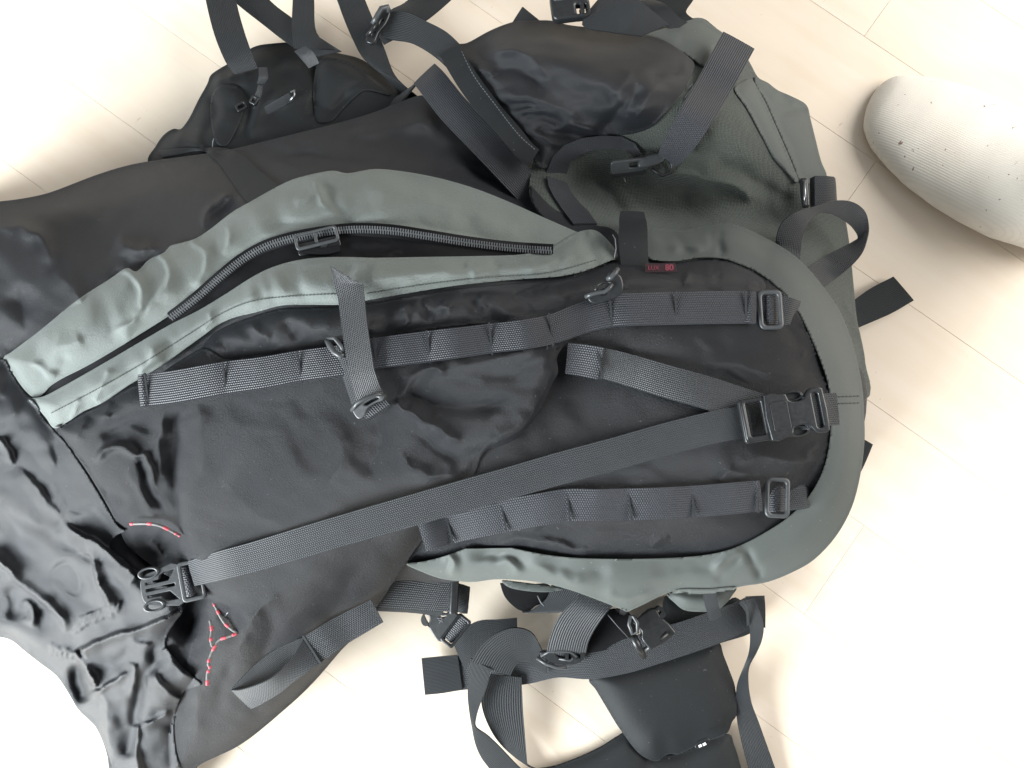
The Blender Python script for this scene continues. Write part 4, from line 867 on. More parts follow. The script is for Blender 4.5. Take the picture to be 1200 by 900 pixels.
# the long compression strap
lg_, LRl = strap('long_compression_strap', [(224, 672.5), (240, 668), (262, 662), (300, 652), (360, 634), (400, 622), (470, 602), (540, 582), (600, 565), (660, 548), (720, 532), (780, 515), (840, 500), (880, 493.5)], [30, 32, 34, 35, 36, 36, 37, 37, 37, 38, 38, 38, 38, 38], M['web'], bag, off=0.004, mode='taut', thick=0.0018, lift=[(0, -6), (0.03, -4.5), (0.055, -1), (0.08, 0.5), (1, 0)])

# ------------------------------------------------------------------ buckles
def side_release(px, py, z, ang, parent, s=1.0, tx=0, ty=0, mat='plastic', label=None):
    """closed side-release buckle: ladder end (left), body with finger notches, webbing bar (right)"""
    m = frame(px, py, z, ang, tx, ty, s); e = bpy.data.objects.new('buckle', None)
    body = [(-15, 19.5), (-2, 18.5), (4, 18), (5.5, 12.5), (11, 10.5), (17, 11), (20, 13), (24, 18.5), (29, 19.5), (36, 18), (36, -18), (29, -19.5), (24, -18.5), (20, -13), (17, -11), (11, -10.5), (5.5, -12.5), (4, -18), (-2, -18.5), (-15, -19.5)]
    b = plate('buckle', [sp2([(x, y) for x, y in body], 2)], [rrect(28.5, 0, 5.5, 30, 2)], 8.5, 1.5, M[mat], parent, m @ Matrix.Translation((0, 0, 0.001)), label)
    for sy in (1, -1):
        rg = plate('release_tab', [ell(10, 15.2*sy, 9.5, 4.6, 24)], [ell(10, 15.2*sy, 7.4, 2.9, 24)], 6, 1.0, M[mat], b, m)
        plate('release_tab_web', [ell(10, 15.2*sy, 8, 3.4, 20)], [], 2.0, 0.5, M[mat], b, m @ Matrix.Translation((0, 0, -0.0022)))
    plate('ladder_end', [rrect(-25, 0, 24, 38, 3)], [rrect(-24.5, 1, 13, 29, 1.5)], 6.5, 1.6, M[mat], b, m @ Matrix.Translation((0, 0, -0.0005)))
    bar = [(m @ Vector((-0.034, -0.019+0.038*k/6, 0.001+0.0012*math.sin(math.pi*k/6)))) for k in range(7)]
    tube('ladder_bar', bar, 0.0019*s, M[mat], b, px=False)
    plate('raised_panel', [rrect(-4, 0, 15, 25, 2)], [], 1.0, 0.4, M[mat], b, m @ Matrix.Translation((0, 0, 0.0054)))
    return b, m
zb = max(float(zat(920, 487, 14)), float(zat(880, 492, 4)))+0.0045
b1, m1 = side_release(918, 487, zb, 9, bag, 1.0)
strap('buckle_webbing', [(936, 485, zb-0.001), (944, 484, zb+0.003), (952, 482.5, zb+0.0035), (962, 481, zb+0.001), (972, 480, zb-0.004), (982, 479, zb-0.008)], 38, M['web'], bag, n=6, step=2, write=False)

# open frame buckle of the hood strap, seen from its back
def frame_buckle(px, py, z, ang, parent):
    m = frame(px, py, z, ang, 0, 0, 1.0)
    b = plate('buckle', [rrect(17.5, 0, 22, 37, 4)], [rrect(18, 0, 15, 29, 1.5)], 6, 1.2, M['plastic_grey'], parent, m)
    plate('male_prongs', [sp2([(8, 17.5), (-12, 16), (-22, 14.5), (-28, 9), (-29, 2), (-29, -2), (-28, -9), (-22, -14.5), (-12, -16), (8, -17.5)], 3)],
          [[(4, 13.5), (-6, 13), (-10, 11), (-11.5, 7.5), (-24, 7), (-24, 4.8), (-3, 4.8)], [(4, -13.5), (-6, -13), (-10, -11), (-11.5, -7.5), (-24, -7), (-24, -4.8), (-3, -4.8)], rrect(-11, 0, 27, 2.6, 1.0, 3)], 5, 0.7, M['plastic_grey'], b, m)
    for sy in (1, -1):
        plate('release_tab', [ell(-19, 15*sy, 10, 5.6, 26)], [ell(-19, 15*sy, 7.2, 3.4, 26)], 7, 1.2, M['plastic_grey'], b, m @ Matrix.Translation((0, 0, 0.001)))
    for i, xx in enumerate((13.5,)):
        pts = [(m @ Vector((xx*0.001, -0.0145+0.029*k/4, 0.0))) for k in range(5)]
        tube('webbing_bar', pts, 0.0022, M['plastic'], b, px=False)
    lr = [(14+1.2*math.cos(a)*2.2, 2.2+0*a, 2.6*math.sin(a)) for a in (0,)]
    V = []; n = 18; N = 9
    A = []
    for i in range(N):
        a = math.pi*(-0.1+1.2*i/(N-1)); A.append((13.5+4.2*math.cos(a), 3.6*math.sin(a)-0.2))
    for (x, zz) in A:
        V.append(m @ Vector((x*.001, -.0138, zz*.001))); V.append(m @ Vector((x*.001, .0138, zz*.001)))
    Fc = [(2*i, 2*i+1, 2*i+3, 2*i+2) for i in range(N-1)]; uv = []
    me_ = mesh_np('webbing_bight', np.array([list(v) for v in V]), Fc, np.array([[ (i//2)*0.0016, (i % 2)*0.0276] for i in range(2*N)]))
    o = link('webbing_bight', me_, M['web_coarse'], b); sd_ = o.modifiers.new('thick', 'SOLIDIFY'); sd_.thickness = 0.0014; sd_.offset = -1
    return b
zf = float(zat(205, 685, 12))+0.007
frame_buckle(203, 685, zf, 12.5, bag)

# small vertical strap with ladder lock and wire hook
zs = float(zat(410, 380, 10))
LRv = [(387, 311, zs+.012, 387.5, 311.5, zs+.012), (389, 322, zs+.012, 406, 322, zs+.012), (391, 332, zs+.011, 425, 333, zs+.012), (396, 350, zs+.011, 427, 348, zs+.013), (400, 380, zs+.013, 430, 378, zs+.015), (404, 410, zs+.016, 434, 405, zs+.017), (409, 440, zs+.018, 438, 432, zs+.018), (415, 462, zs+.016, 444, 450, zs+.016), (421, 476, zs+.011, 450, 463, zs+.011)]
ribbon_lr('small_strap', LRv, M['web'], bag, 0.0016, v_m=0.026)
ribbon_lr('small_strap_loop', [(416, 476, zs+.008, 446, 462, zs+.008), (423, 484, zs+.014, 451, 468, zs+.014), (430, 491, zs+.015, 456, 474, zs+.015), (433, 493, zs+.010, 458, 477, zs+.010), (430, 490, zs+.004, 455, 474, zs+.004)], M['web_coarse'], bag, 0.0016)
ribbon_lr('small_strap', [(392, 408, zs+.006, 402, 404, zs+.010), (398, 430, zs+.007, 408, 428, zs+.012), (406, 455, zs+.009, 415, 452, zs+.013), (412, 474, zs+.010, 420, 470, zs+.012)], M['web'], bag, 0.0012)
ml = frame(432, 474, zs+.015, 28, 0, -14)
lk = plate('ladder_lock', [sp2([(-14, 5), (-15, -2), (-13, -7), (-7, -7), (-2, -3), (6, -2), (14, -3), (15, 1), (8, 4), (0, 5), (-7, 4)], 4)], [sp2([(-3, 2), (8, 2), (11, 0), (4, 0), (-1, 0)], 3)], 4.5, 1.2, M['plastic_grey'], bag, ml)
tube('lock_ring', [(412, 481, zs+.013), (418, 473, zs+.019), (430, 466, zs+.021), (443, 462, zs+.019), (452, 465, zs+.014)], 0.0017, M['plastic_grey'], lk)
tube('wire_hook', [(383, 399, zs+.006), (386, 404, zs+.010), (392, 413, zs+.013), (399, 417, zs+.015), (405, 416, zs+.013)], [.0022, .0026, .0024, .0026, .002], M['plastic_grey'], bag)
tube('wire_hook', [(384, 397, zs+.006), (392, 396, zs+.012), (400, 406, zs+.014), (404, 415, zs+.013)], 0.0018, M['plastic_grey'], bag)

# zip slider and its frame pull
zsl = float(zat(372, 280, 8))+0.006; msl = frame(371, 279, zsl, 14, 6, 0)
sl = plate('zip_slider', [rrect(0, 0, 41, 15.5, 3.5)], [rrect(0, 0.4, 35.5, 10, 2)], 3.4, 1.1, M['plastic_grey'], bag, msl, 'dark frame-shaped zip pull')
plate('slider_body', [rrect(0, -7, 40, 11, 3)], [ell(-13, -9.5, 3.2, 1.6, 14)], 3, 0.8, M['plastic'], sl, msl @ Matrix.Translation((0, 0, -0.003)))
plate('slider_bridge', [rrect(-1, 0, 3, 13, 0.8)], [], 2.2, 0.6, M['plastic_grey'], sl, msl @ Matrix.Translation((0, 0, -0.0015)))
boxes('slider_ridges', [(msl @ Vector((0.001+0.0016*k, -0.0095, -0.0008)), (msl.to_3x3() @ Vector((0.0022, 0.0018, 0))), (msl.to_3x3() @ Vector((-0.0002, 0.0003, 0))), Vector((0, 0, 0.0005))) for k in range(4)], M['plastic_grey'], sl, kind='stuff')
strap('zip_pull_tape', [(352, 292), (380, 294), (398, 290)], 8, M['tape'], bag, off=0.002)

# cords with red flecks
def cord(path3, parent, flecks, r=0.00135):
    p = spline(path3, 8)
    o = tube('cord', [tuple(q) for q in p], r, M['cord'], parent, 7, label='thin grey cord with red flecks')
    N = len(p)
    for (a, b) in flecks:
        seg = p[int((a+.22*(b-a))*(N-1)):int((b-.22*(b-a))*(N-1))+2]
        if len(seg) > 1: tube('red_fleck', [tuple(q) for q in seg], r*1.12, M['fleck'], o, 7)
zc_ = float(zat(180, 622, 12))+0.003
cord([(153, 614, zc_), (165, 613.5, zc_+.004), (178, 614, zc_+.006), (190, 617, zc_+.006), (202, 623, zc_+.003), (211, 628, zc_-.001)], bag, [(0, .08), (.30, .42), (.62, .74), (.84, .90), (.94, 1)])
zq = float(zat(255, 745, 12))+0.003
cord([(250, 706, zq), (253, 712, zq+.002), (258, 722, zq+.003), (264, 731, zq+.003), (272, 738, zq+.003), (277, 742, zq+.003), (268, 746, zq+.004), (257, 750, zq+.003), (252, 757, zq+.003), (247, 768, zq+.003), (244, 778, zq+.003), (246, 783, zq+.002), (243, 790, zq+.002), (243, 803, zq+.001)], bag,
     [(.03, .06), (.10, .14), (.22, .28), (.38, .44), (.47, .53), (.60, .66), (.72, .75), (.80, .85), (.88, .90), (.96, 1)])
cord([(246, 727, zq+.001), (248, 738, zq+.002), (247, 750, zq+.004), (249, 758, zq+.004)], bag, [(.2, .4), (.6, .7)])
tube('cord_toggle', [(264, 722, zq+.002), (272, 712, zq+.003), (278, 720, zq+.002), (279, 733, zq+.002), (277, 741, zq+.001)], 0.0014, M['plastic'], bag)

# woven label with red print, partly under the webbing
zl_ = float(zat(776, 314, 8))+0.0012
mlab = frame(775, 314, zl_, 1)
lb = plate('woven_label', [[(-15, -4.2), (14.5, -4.2), (12.5, 4.4), (-15, 4.2)]], [], 0.7, 0.2, M['label'], bag, mlab, 'dark red woven label with pink print')
def text(name, body, size, mtx, mat, parent, bold=0.0):
    cu = bpy.data.curves.new(name, 'FONT'); cu.body = body; cu.size = size; cu.extrude = 0.00012; cu.offset = bold; cu.align_x = 'CENTER'; cu.align_y = 'CENTER'
    tmp = bpy.data.objects.new(name, cu); me_ = bpy.data.meshes.new_from_object(tmp); bpy.data.objects.remove(tmp); bpy.data.curves.remove(cu)
    me_.transform(mtx); me_.materials.clear(); return link(name, me_, mat, parent, smooth=False)
text('label_print', "80", 0.0078, mlab @ Matrix.Translation((0.0072, 0.0, 0.0006)), M['print'], lb, 0.0002)
text('label_print', "LUX", 0.0055, mlab @ Matrix.Translation((-0.0072, 0.0, 0.0006)), M['print'], lb)

# dark webbing and clip coming over the pocket edge above the label
zk = float(zat(742, 300, 8))
strap('pocket_webbing', [(741, 248, zk-.05), (741, 256, zk-.022), (742, 266, zk-.006), (742, 280, zk+.003), (743, 298, zk+.006), (744, 314, zk+.006), (744, 322, zk+.002)], [28, 31, 33, 34, 33, 32, 32], M['dark'], bag, step=2, n=6)
ribbon_lr('pocket_webbing_fold', [(727, 317, zk+.004, 729, 322, zk-.001), (735, 318, zk+.008, 736, 323, zk+.003), (748, 320, zk+.008, 747, 326, zk+.003), (758, 322, zk+.007, 756, 329, zk+.002), (760, 318, zk+.006, 758, 324, zk+.001)], M['web_coarse'], bag, 0.001)
zk2 = zk; zk = float(zat(706, 338, 12)); mk = frame(711, 340, zk+.008, 16, 10, -6)
ck = plate('clip', [sp2([(-18, -3), (-12, -9), (8, -8), (14, -3), (15, 8), (8, 14), (4, 12), (3, 6), (-4, 1), (-12, 2)], 3)], [ell(-3, -1, 3, 2, 12)], 5, 1.4, M['plastic'], bag, mk)
tube('clip_hook', [(686, 348, zk+.010), (693, 345, zk+.013), (700, 343, zk+.013), (708, 342, zk+.013), (714, 338, zk+.014), (717, 333, zk+.013)], .0019, M['plastic_grey'], ck)
tube('clip_hook', [(712, 327, zk+.012), (716, 325, zk+.015), (721, 320, zk+.015), (724, 315, zk+.013)], .0023, M['plastic_grey'], ck)
tube('clip_hook', [(716, 333, zk+.012), (708, 330, zk+.010), (700, 334, zk+.011), (698, 341, zk+.012)], .0016, M['plastic'], ck)
zk = max(zk, zk2)
tube('thread_end', [(720, 302, zk+.006), (722, 292, zk+.008), (721, 280, zk+.006), (718, 275, zk+.004)], .0004, M['thread'], bag)

# ================================================================== UPPER SIDE STRAPS
zw = float(zat(560, 158, 14)); strap('side_webbing', [(497, 86, zw-.012), (507, 97, zw-.002), (530, 126, zw+.006), (560, 158, zw+.010), (592, 192, zw+.008), (618, 220, zw+.002), (634, 236, zw-.008)], [34, 36, 37, 37, 37, 36, 34], M['web_coarse'], bag, thick=0.0018)
zx = [float(zat(x, y, 14)) for x, y in ((840, 92), (818, 132), (802, 158))]; strap('side_webbing', [(866, 47, zx[0]-.006), (850, 76, zx[0]+.006), (838, 98, zx[0]+.010), (818, 132, zx[1]+.009), (802, 158, zx[2]+.006), (790, 176, zx[2]), (782, 188, zx[2]-.006)], [42, 42, 41, 40, 38, 33, 26], M['web_coarse'], bag, thick=0.0018)
zr_ = float(zat(700, 190, 10))
ribbon_lr('loose_webbing_loop', [(640, 214, zr_-.004, 668, 226, zr_-.02), (641, 200, zr_+.006, 664, 206, zr_-.008), (648, 184, zr_+.014, 668, 190, zr_), (662, 170, zr_+.020, 680, 182, zr_+.008), (682, 162, zr_+.022, 695, 176, zr_+.014), (706, 159, zr_+.022, 712, 174, zr_+.016), (728, 160, zr_+.020, 730, 175, zr_+.016), (744, 168, zr_+.018, 740, 181, zr_+.014), (753, 182, zr_+.014, 745, 190, zr_+.010)], M['web_coarse'], bag, 0.0015, v_m=0.022)
ribbon_lr('loose_webbing_loop', [(a, b, float(zat(a, b))+.005, c, d, float(zat(c, d))+.005) for a, b, c, d in [(641, 206, 664, 214), (643, 218, 670, 226), (649, 230, 678, 236), (659, 245, 690, 248), (672, 262, 700, 262)]], M['web_coarse'], bag, 0.0015, v_m=0.024)
zz4 = float(zat(750, 190, 10))
m4 = frame(737, 194, zz4+.014, 7, 52, 0)
b4 = plate('buckle', [rrect(0, 0, 38, 15, 3)], [rrect(6, 1, 12, 6, 2)], 4, 1.2, M['plastic_grey'], bag, m4)
plate('buckle_body', [rrect(-1, -1, 36, 10, 3)], [], 5, 1.6, M['plastic'], b4, frame(738, 199, zz4+.009, 5, 48, 0))
plate('buckle_body', [sp2([(-14, -4), (-12, 4), (-2, 6), (8, 5), (14, 2), (12, -4), (0, -6)], 4)], [], 7, 2.6, M['plastic_grey'], b4, frame(763, 188, zz4+.016, 16, 20, 0))
tube('buckle_loop', [(770, 184, zz4+.016), (782, 186, zz4+.014), (788, 193, zz4+.010), (786, 202, zz4+.007), (776, 206, zz4+.006), (764, 198, zz4+.009)], .0019, M['plastic'], b4)
tube('thread_end', [(731, 208, zz4+.003), (733, 213, zz4+.004)], .0005, M['thread'], bag)
tube('thread_end', [(804, 96, .18), (806, 104, .186), (812, 98, .19), (811, 104, .186), (803, 114, .19)], .0004, M['thread'], bag)

# webbing lying over the black body next to the hip belt
LRw = [(186, 176, .130, 190, 184, .118), (205, 174, .142, 208, 181, .132), (222, 173, .150, 228, 177, .146), (240, 173, .155, 240, 178, .155), (262, 173, .157, 252, 186, .162), (285, 182, .160, 266, 204, .170), (305, 200, .160, 278, 222, .165), (328, 218, .165, 292.5, 239.5, .168)]
LRw = [(a, b, ZB(a, b, c), d, e, ZB(d, e, f)) for a, b, c, d, e, f in spline(LRw, 4)]
ribbon_lr('body_webbing', LRw, M['dark'], bag, 0.0016)

# straps over the hip belt
def loose(pts, parent=bag, mat='web_flat', name='loose_webbing', thick=0.0015, v=0.026, label=None):
    q = spline(pts, 5); return ribbon_lr(name, q, M[mat], parent, thick, v_m=v, label=label)
loose([(237, -30, .05, 272, -30, .05), (241, 0, .06, 277, 2, .06), (251, 40, .075, 285, 33, .075), (264, 72, .082, 293, 57, .082), (275, 87, .080, 302, 80, .080)])
loose([(255, -20, .045, 300, -20, .045), (273, 0, .05, 318, 2, .05), (308, 28, .06, 341, 20, .06), (340, 52, .07, 372, 42, .07), (372, 66, .07, 400, 60, .07)])
loose([(344, -30, .06, 367, -30, .06), (343, 0, .066, 368, 0, .066), (342, 30, .075, 371, 38, .075), (344, 56, .080, 392, 58, .080)])
loose([(384, -30, .05, 418, -30, .05), (395, 0, .055, 428, 0, .055), (403, 22, .06, 437, 22, .06), (413, 45, .065, 451, 58, .065), (426, 68, .07, 463, 88, .07), (452, 92, .07, 483, 108, .07), (470, 112, .06, 495, 120, .06)])
loose([(500, -30, .05, 560, -30, .05), (478, 0, .055, 530, -2, .055), (457, 12, .065, 496, 26, .065), (436, 30, .07, 450, 52, .07)])
loose([(452, 14, .075, 448, 44, .07), (475, 14, .078, 462, 47, .072), (500, 25, .082, 484, 51, .078), (524, 38, .09, 510, 67, .085), (545, 58, .10, 530, 86, .095)])
loose([(500, 84, .105, 470, 119, .095), (488, 96, .09, 455, 126, .08), (470, 110, .07, 440, 130, .06)], mat='dark')
# clip on the strap crossing
mt = frame(444, 32, .082, 62, 0, 0)
ct = plate('clip', [sp2([(-22, 4), (-20, -5), (-6, -4), (6, -6), (20, -4), (22, 3), (14, 6), (0, 4), (-10, 7)], 4)], [ell(-10, 0, 4, 1.6, 12), ell(6, -1, 4, 1.4, 12)], 6, 1.8, M['plastic'], bag, mt)
tube('clip_hook', [(437, 28, .09), (441, 20, .094), (447, 10, .095), (454, 8, .093), (456, 14, .09)], .0032, M['plastic_grey'], ct)
tube('clip_hook', [(430, 42, .084), (436, 36, .09), (440, 28, .091)], .0022, M['plastic'], ct)
# knotted tab and little keeper
loose([(303, 79, .088, 313, 79, .088), (303, 90, .092, 314, 91, .092), (301, 98, .09, 309, 99, .09)], mat='web')
loose([(303, 95, .088, 309, 96, .088), (300, 108, .09, 307, 110, .09), (295, 115, .088, 303, 120, .088)], mat='web')
plate('keeper', [rrect(0, 0, 10, 9, 2)], [rrect(0, 0, 5, 4, 1)], 5, 1.2, M['plastic'], bag, frame(298, 118, .088, 60))
plate('keeper', [rrect(0, 0, 13, 9, 2)], [rrect(0, 0, 8, 4, 1)], 4, 1.2, M['plastic'], bag, frame(283, 125, .083, 30))
loose([(345, 60, .094, 358, 54, .094), (353, 69, .095, 368, 62, .095), (362, 80, .09, 374, 74, .09)], mat='web')
loose([(305, 128, .08, 308, 137, .078), (322, 118, .084, 326, 128, .082), (338, 109, .086, 344, 117, .084)], mat='web')
tube('wire_hook', [(340, 118, .088), (345, 112, .09), (345, 106, .09), (341, 108, .088)], .0012, M['metal'], bag)
tube('thread_end', [(249, 172, .10), (249.5, 166, .105), (250.5, 162, .106)], .0006, M['thread'], bag)

# top edge: tab, buckle and the wide straps leaving the frame
loose([(596, 34, .10, 640, 30, .10), (603, 22, .10, 630, 22, .10), (612, 8, .10, 614, 9, .10)])
mq = frame(668, 8, .165, 8, 0, 0)
bq = plate('buckle', [rrect(0, 0, 40, 30, 6)], [rrect(8, -6, 5, 10, 1.5), rrect(14, -7, 3, 10, 1.2)], 12, 3, M['plastic'], bag, mq)
plate('buckle_body', [rrect(-6, 10, 22, 11, 3)], [], 9, 2.5, M['plastic_grey'], bq, mq @ Matrix.Translation((0, 0, 0.004)))
loose([(716, -30, .15, 690, -20, .15), (706, -8, .155, 720, -30, .16), (682, 28, .168, 735, -12, .165), (720, 38, .170, 752, 2, .168), (752, 42, .168, 784, 28, .162)], mat='web_flat', v=0.05)
loose([(752, -20, .10, 825, -20, .10), (758, 4, .11, 812, 0, .11), (775, 26, .12, 804, 14, .12), (800, 34, .12, 816, 24, .12)], mat='dark', v=0.04)
loose([(746, 0, .13, 768, 0, .13), (765, 12, .14, 782, 6, .14), (778, 28, .14, 796, 20, .14), (790, 36, .135, 806, 26, .135)], mat='web_flat')

# adjuster and hanging loop at the right
ribbon_lr('adjuster_webbing', [(949, 209, .150, 950, 246, .150), (955, 206, .156, 955, 246, .156), (968, 206, .156, 968, 246, .156), (977, 207, .152, 979, 247, .152), (979, 209, .146, 981, 246, .146)], M['web'], bag, 0.0016)
ad = plate('adjuster_bar', [rrect(0, 0, 8, 31, 2.5)], [], 5, 2, M['plastic'], bag, frame(943, 226, .156, 2))
tube('adjuster_rod', [(943, 212, .160), (943, 226, .161), (943.5, 240, .160)], .0016, M['metal'], ad)
oL = [(911, 300, .165), (910, 280, .178), (917, 261, .188), (934, 249, .192), (956, 242.5, .186), (980, 235, .176), (1000, 237, .168), (1014, 248, .165), (1018, 264, .163), (1016, 280, .160), (1010, 297, .157), (996, 313, .155), (975, 330, .150), (952, 348, .135), (935, 366, .11)]
iL = [(938, 312, .160), (938, 298, .168), (940, 280, .174), (946, 264, .178), (960, 250, .178), (980, 253, .170), (992, 260, .163), (1000, 268, .158), (1005, 278, .154), (1001, 282, .152), (990, 288, .150), (972, 297, .150), (955, 308, .148), (934, 324, .130), (915, 342, .105)]
ribbon_lr('hanging_loop', [(a, b, max(c, ZB(a, b, 0)), d, e, max(f, ZB(d, e, 0))) for a, b, c, d, e, f in spline([tuple(a)+tuple(b) for a, b in zip(oL, iL)], 5)], M['web'], bag, 0.0016, v_m=0.026, label='black webbing loop curling out over the floor')
loose([(1028, 318+6, .012, 1071, 352, .012), (1000, 341, .016, 1024, 370+8, .016), (975, 352, .03, 990, 392, .03)][::-1] if False else [(1047, 324, .010, 1071, 352, .010), (1020, 338, .012, 1043, 368, .012), (994, 356, .020, 1004, 385, .022), (970, 366, .05, 975, 400, .05)], label='cut webbing end sticking out over the floor')
loose([(1011, 514, .03, 1023, 521, .03), (1000, 535, .035, 1011, 549, .035), (985, 560, .05, 996, 575, .05)])

# ================================================================== LOWER SIDE
patch('hip_belt_wing', [(690, 796), (705, 785), (740, 778), (780, 768), (815, 757), (841, 752), (848, 768), (855, 786), (861, 803), (863, 822), (863, 838), (858, 846), (853, 858), (842, 864), (825, 870), (808, 878), (795, 884), (782, 884), (770, 892), (756, 888), (744, 878), (732, 862), (722, 848), (710, 828), (698, 808)],
      M['dark'], bag, base=lambda x, y: 0.022+0*x, off=0, puff=0.014, pw=14, ground=True)
patch('hip_belt_lower', [(560, 960), (596, 915), (622, 902), (650, 897), (680, 886), (705, 874), (724, 862), (738, 856), (760, 870), (775, 884), (800, 880), (830, 866), (854, 860), (860, 872), (866, 890), (872, 915), (880, 960)],
      M['dark'], bag, base=lambda x, y: 0.012+0*x, off=0, puff=0.010, pw=12, ground=True, over=-0.05, folds=[F([(735, 865), (760, 885), (745, 930)], 7, -5)])
plate('oval_badge', [ell(0, 0, 9, 4, 20)], [], 2, 0.8, M['plastic'], bag, frame(823, 871, .042, 28))
boxes('badge_mark', [(Pv(x, y, .0445), Vector((.0016, .0008, 0)), Vector((-.0006, .0012, 0)), Vector((0, 0, .0003))) for x, y in ((820.5, 874), (825.5, 872))], plain('white_mark', (.7, .7, .7), .5), bag)

# green edge and little tab under the rim
patch('lower_side_panel', [(782, 696), (800, 690), (830, 690), (862, 688), (858, 698), (850, 708), (838, 716), (820, 717), (802, 715), (790, 706)], M['green_rim'], bag, base=lambda x, y: 0.12+0*x, off=0, puff=0.012, pw=8, ground=True, write=False)
loose([(823, 690, .140, 839, 690, .140), (827, 712, .138, 842, 708, .138), (833, 728, .132, 846, 722, .132)], mat='web_flat')
patch('lower_side_panel', [(588, 680), (610, 682), (640, 686), (660, 690), (650, 693), (635, 694), (612, 692), (596, 688)], M['green_rim'], bag, base=lambda x, y: 0.14+0*x, off=0, puff=0.008, pw=6, skirt=0.05, write=False)

loose([(586, 684, .09, 600, 684, .09), (592, 700, .085, 618, 690, .085), (605, 713, .08, 640, 690, .08), (618, 718, .075, 650, 690, .075)], mat='tape')
loose([(592, 688, .08, 640, 684, .08), (600, 706, .075, 648, 690, .075), (612, 716, .07, 652, 700, .07)], mat='tape')
loose([(646, 686, .088, 690, 690, .095), (640, 702, .085, 676, 708, .09), (622, 716, .08, 662, 716, .085), (612, 718, .078, 655, 718, .08)], mat='web_flat', label='grey webbing tongue below the rim')
loose([(680, 694, .10, 720, 708, .10), (668, 708, .10, 708, 722, .10), (656, 722, .095, 697, 738, .09), (647, 740, .085, 690, 752, .08), (641, 762, .07, 687, 764, .07), (640, 775, .05, 684, 775, .05)], mat='web', v=0.03)
patch('shadowed_fabric_fill', [(682, 762), (690, 745), (702, 728), (714, 714), (735, 716), (745, 735), (742, 752), (720, 758), (700, 764)], M['tape'], bag, base=lambda x, y: 0.05+0*x, off=0, puff=0.004, pw=6, ground=True, write=False)  # black fill for fabric lying in shadow; the shade is in its colour
patch('shadowed_fabric_fill', [(778, 700), (800, 708), (840, 712), (862, 700), (880, 720), (882, 740), (850, 752), (800, 765), (780, 750)], M['dark'], bag, base=lambda x, y: 0.03+0*x, off=0, puff=0.004, pw=6, ground=True, write=False)
# long horizontal strap
loose([(497, 771, .016, 505, 813, .016), (520, 770, .016, 524, 811, .016), (545, 768, .018, 549, 808, .018), (580, 768, .022, 584, 806, .022), (620, 766, .030, 622, 801, .030), (655, 763, .040, 655, 794, .040), (690, 759, .048, 692, 796, .048), (725, 751, .052, 735, 789, .052), (760, 740, .055, 775, 777, .055), (800, 728, .054, 815, 764, .054), (835, 716, .050, 848, 752, .050), (862, 706, .045, 878, 738, .045), (874, 700, .040, 897, 729, .040)], mat='web', v=0.032, label='long webbing strap lying across the lower belt')
strap('strap_end_tab', [(496, 793, .0195), (516, 791, .0200), (539, 788, .0200)], [43, 43, 41], M['web_flat'], bag, n=4, thick=0.002, label='lighter folded strap end')
loose([(606, 724, .030, 606, 743, .030), (585, 726, .032, 592, 757, .030), (560, 728, .034, 575, 768, .030), (540, 740, .034, 552, 775, .028), (530, 752, .03, 545, 785, .025)])
loose([(874, 699, .052, 896, 698, .052), (876, 712, .052, 897, 714, .052), (878, 730, .050, 897, 736, .050)], name='strap_end_tab')
# curling strap at the lower middle
loose([(553, 776, .06, 598, 792, .045), (565, 757, .07, 603, 782, .05), (583, 742, .078, 609, 776, .052), (603, 736, .080, 615, 775, .052), (622, 741, .076, 620, 777, .05), (632, 756, .068, 628, 782, .045), (640, 775, .055, 640, 790, .04)])
loose([(552, 772, .060, 575, 784, .055), (549, 795, .052, 571, 803, .05), (548, 815, .045, 564, 822, .045), (550, 835, .040, 558, 840, .042), (553, 853, .034, 557, 852, .040), (557, 872, .028, 571, 862, .036), (564, 888, .022, 587, 877, .030), (575, 903, .016, 608, 899, .022), (592, 930, .01, 640, 925, .012)], v=0.024)
loose([(575, 790, .034, 611, 794, .034), (566, 808, .034, 612, 812, .034), (564, 824, .032, 613, 835, .032), (570, 845, .030, 615, 860, .030), (583, 868, .028, 617, 885, .028), (604, 888, .026, 619, 898, .026), (640, 910, .02, 628, 900, .022)], mat='web_flat')
# right hanging strap
loose([(866, 706, .055, 884, 700, .055), (874, 718, .058, 890, 716, .060), (878, 733, .058, 895, 733, .060), (879, 750, .052, 893, 750, .055), (877, 766, .044, 887, 764, .050), (872, 780, .036, 877, 781, .044), (864, 801, .028, 877, 803, .034), (862, 822, .022, 881, 825, .026), (864, 845, .018, 888, 843, .020), (869, 870, .014, 897, 868, .016), (877, 900, .012, 908, 899, .012), (886, 930, .01, 918, 930, .01)], v=0.024)
loose([(868, 704, .062, 873, 703, .062), (874, 716, .064, 878, 713, .064), (876, 734, .06, 879, 730, .06)], v=0.01)

# buckle hanging below the rim
mb = frame(762, 735, .105, 28, 0, 4, 0.94)
b6 = plate('buckle', [sp2([(-15, 14), (-15, 14), (6, 18), (18, 14), (20, 8), (16, 5), (20, -6), (22, -18), (22, -18), (6, -21), (-12, -20), (-12, -20), (-15, -6), (-11, 2)], 3)], [rrect(17.5, 9, 4, 9, 1.5)], 9, 2, M['plastic'], bag, mb)
tube('release_tab', [(739, 722, .115), (737, 732, .116), (741, 743, .114), (747, 741, .116), (747, 730, .117), (742, 722, .116)], .0019, M['plastic_grey'], b6, closed=True)
tube('buckle_edge', [(742, 746, .109), (748, 758, .106), (755, 770, .10)], [.0042, .004, .003], M['plastic'], b6)
tube('buckle_bar', [(756, 762, .104), (768, 754, .106), (782, 742, .108)], .003, M['plastic'], b6)
tube('thread_end', [(712, 720, .09), (724, 734, .085), (737, 748, .08)], .0005, M['thread'], bag)
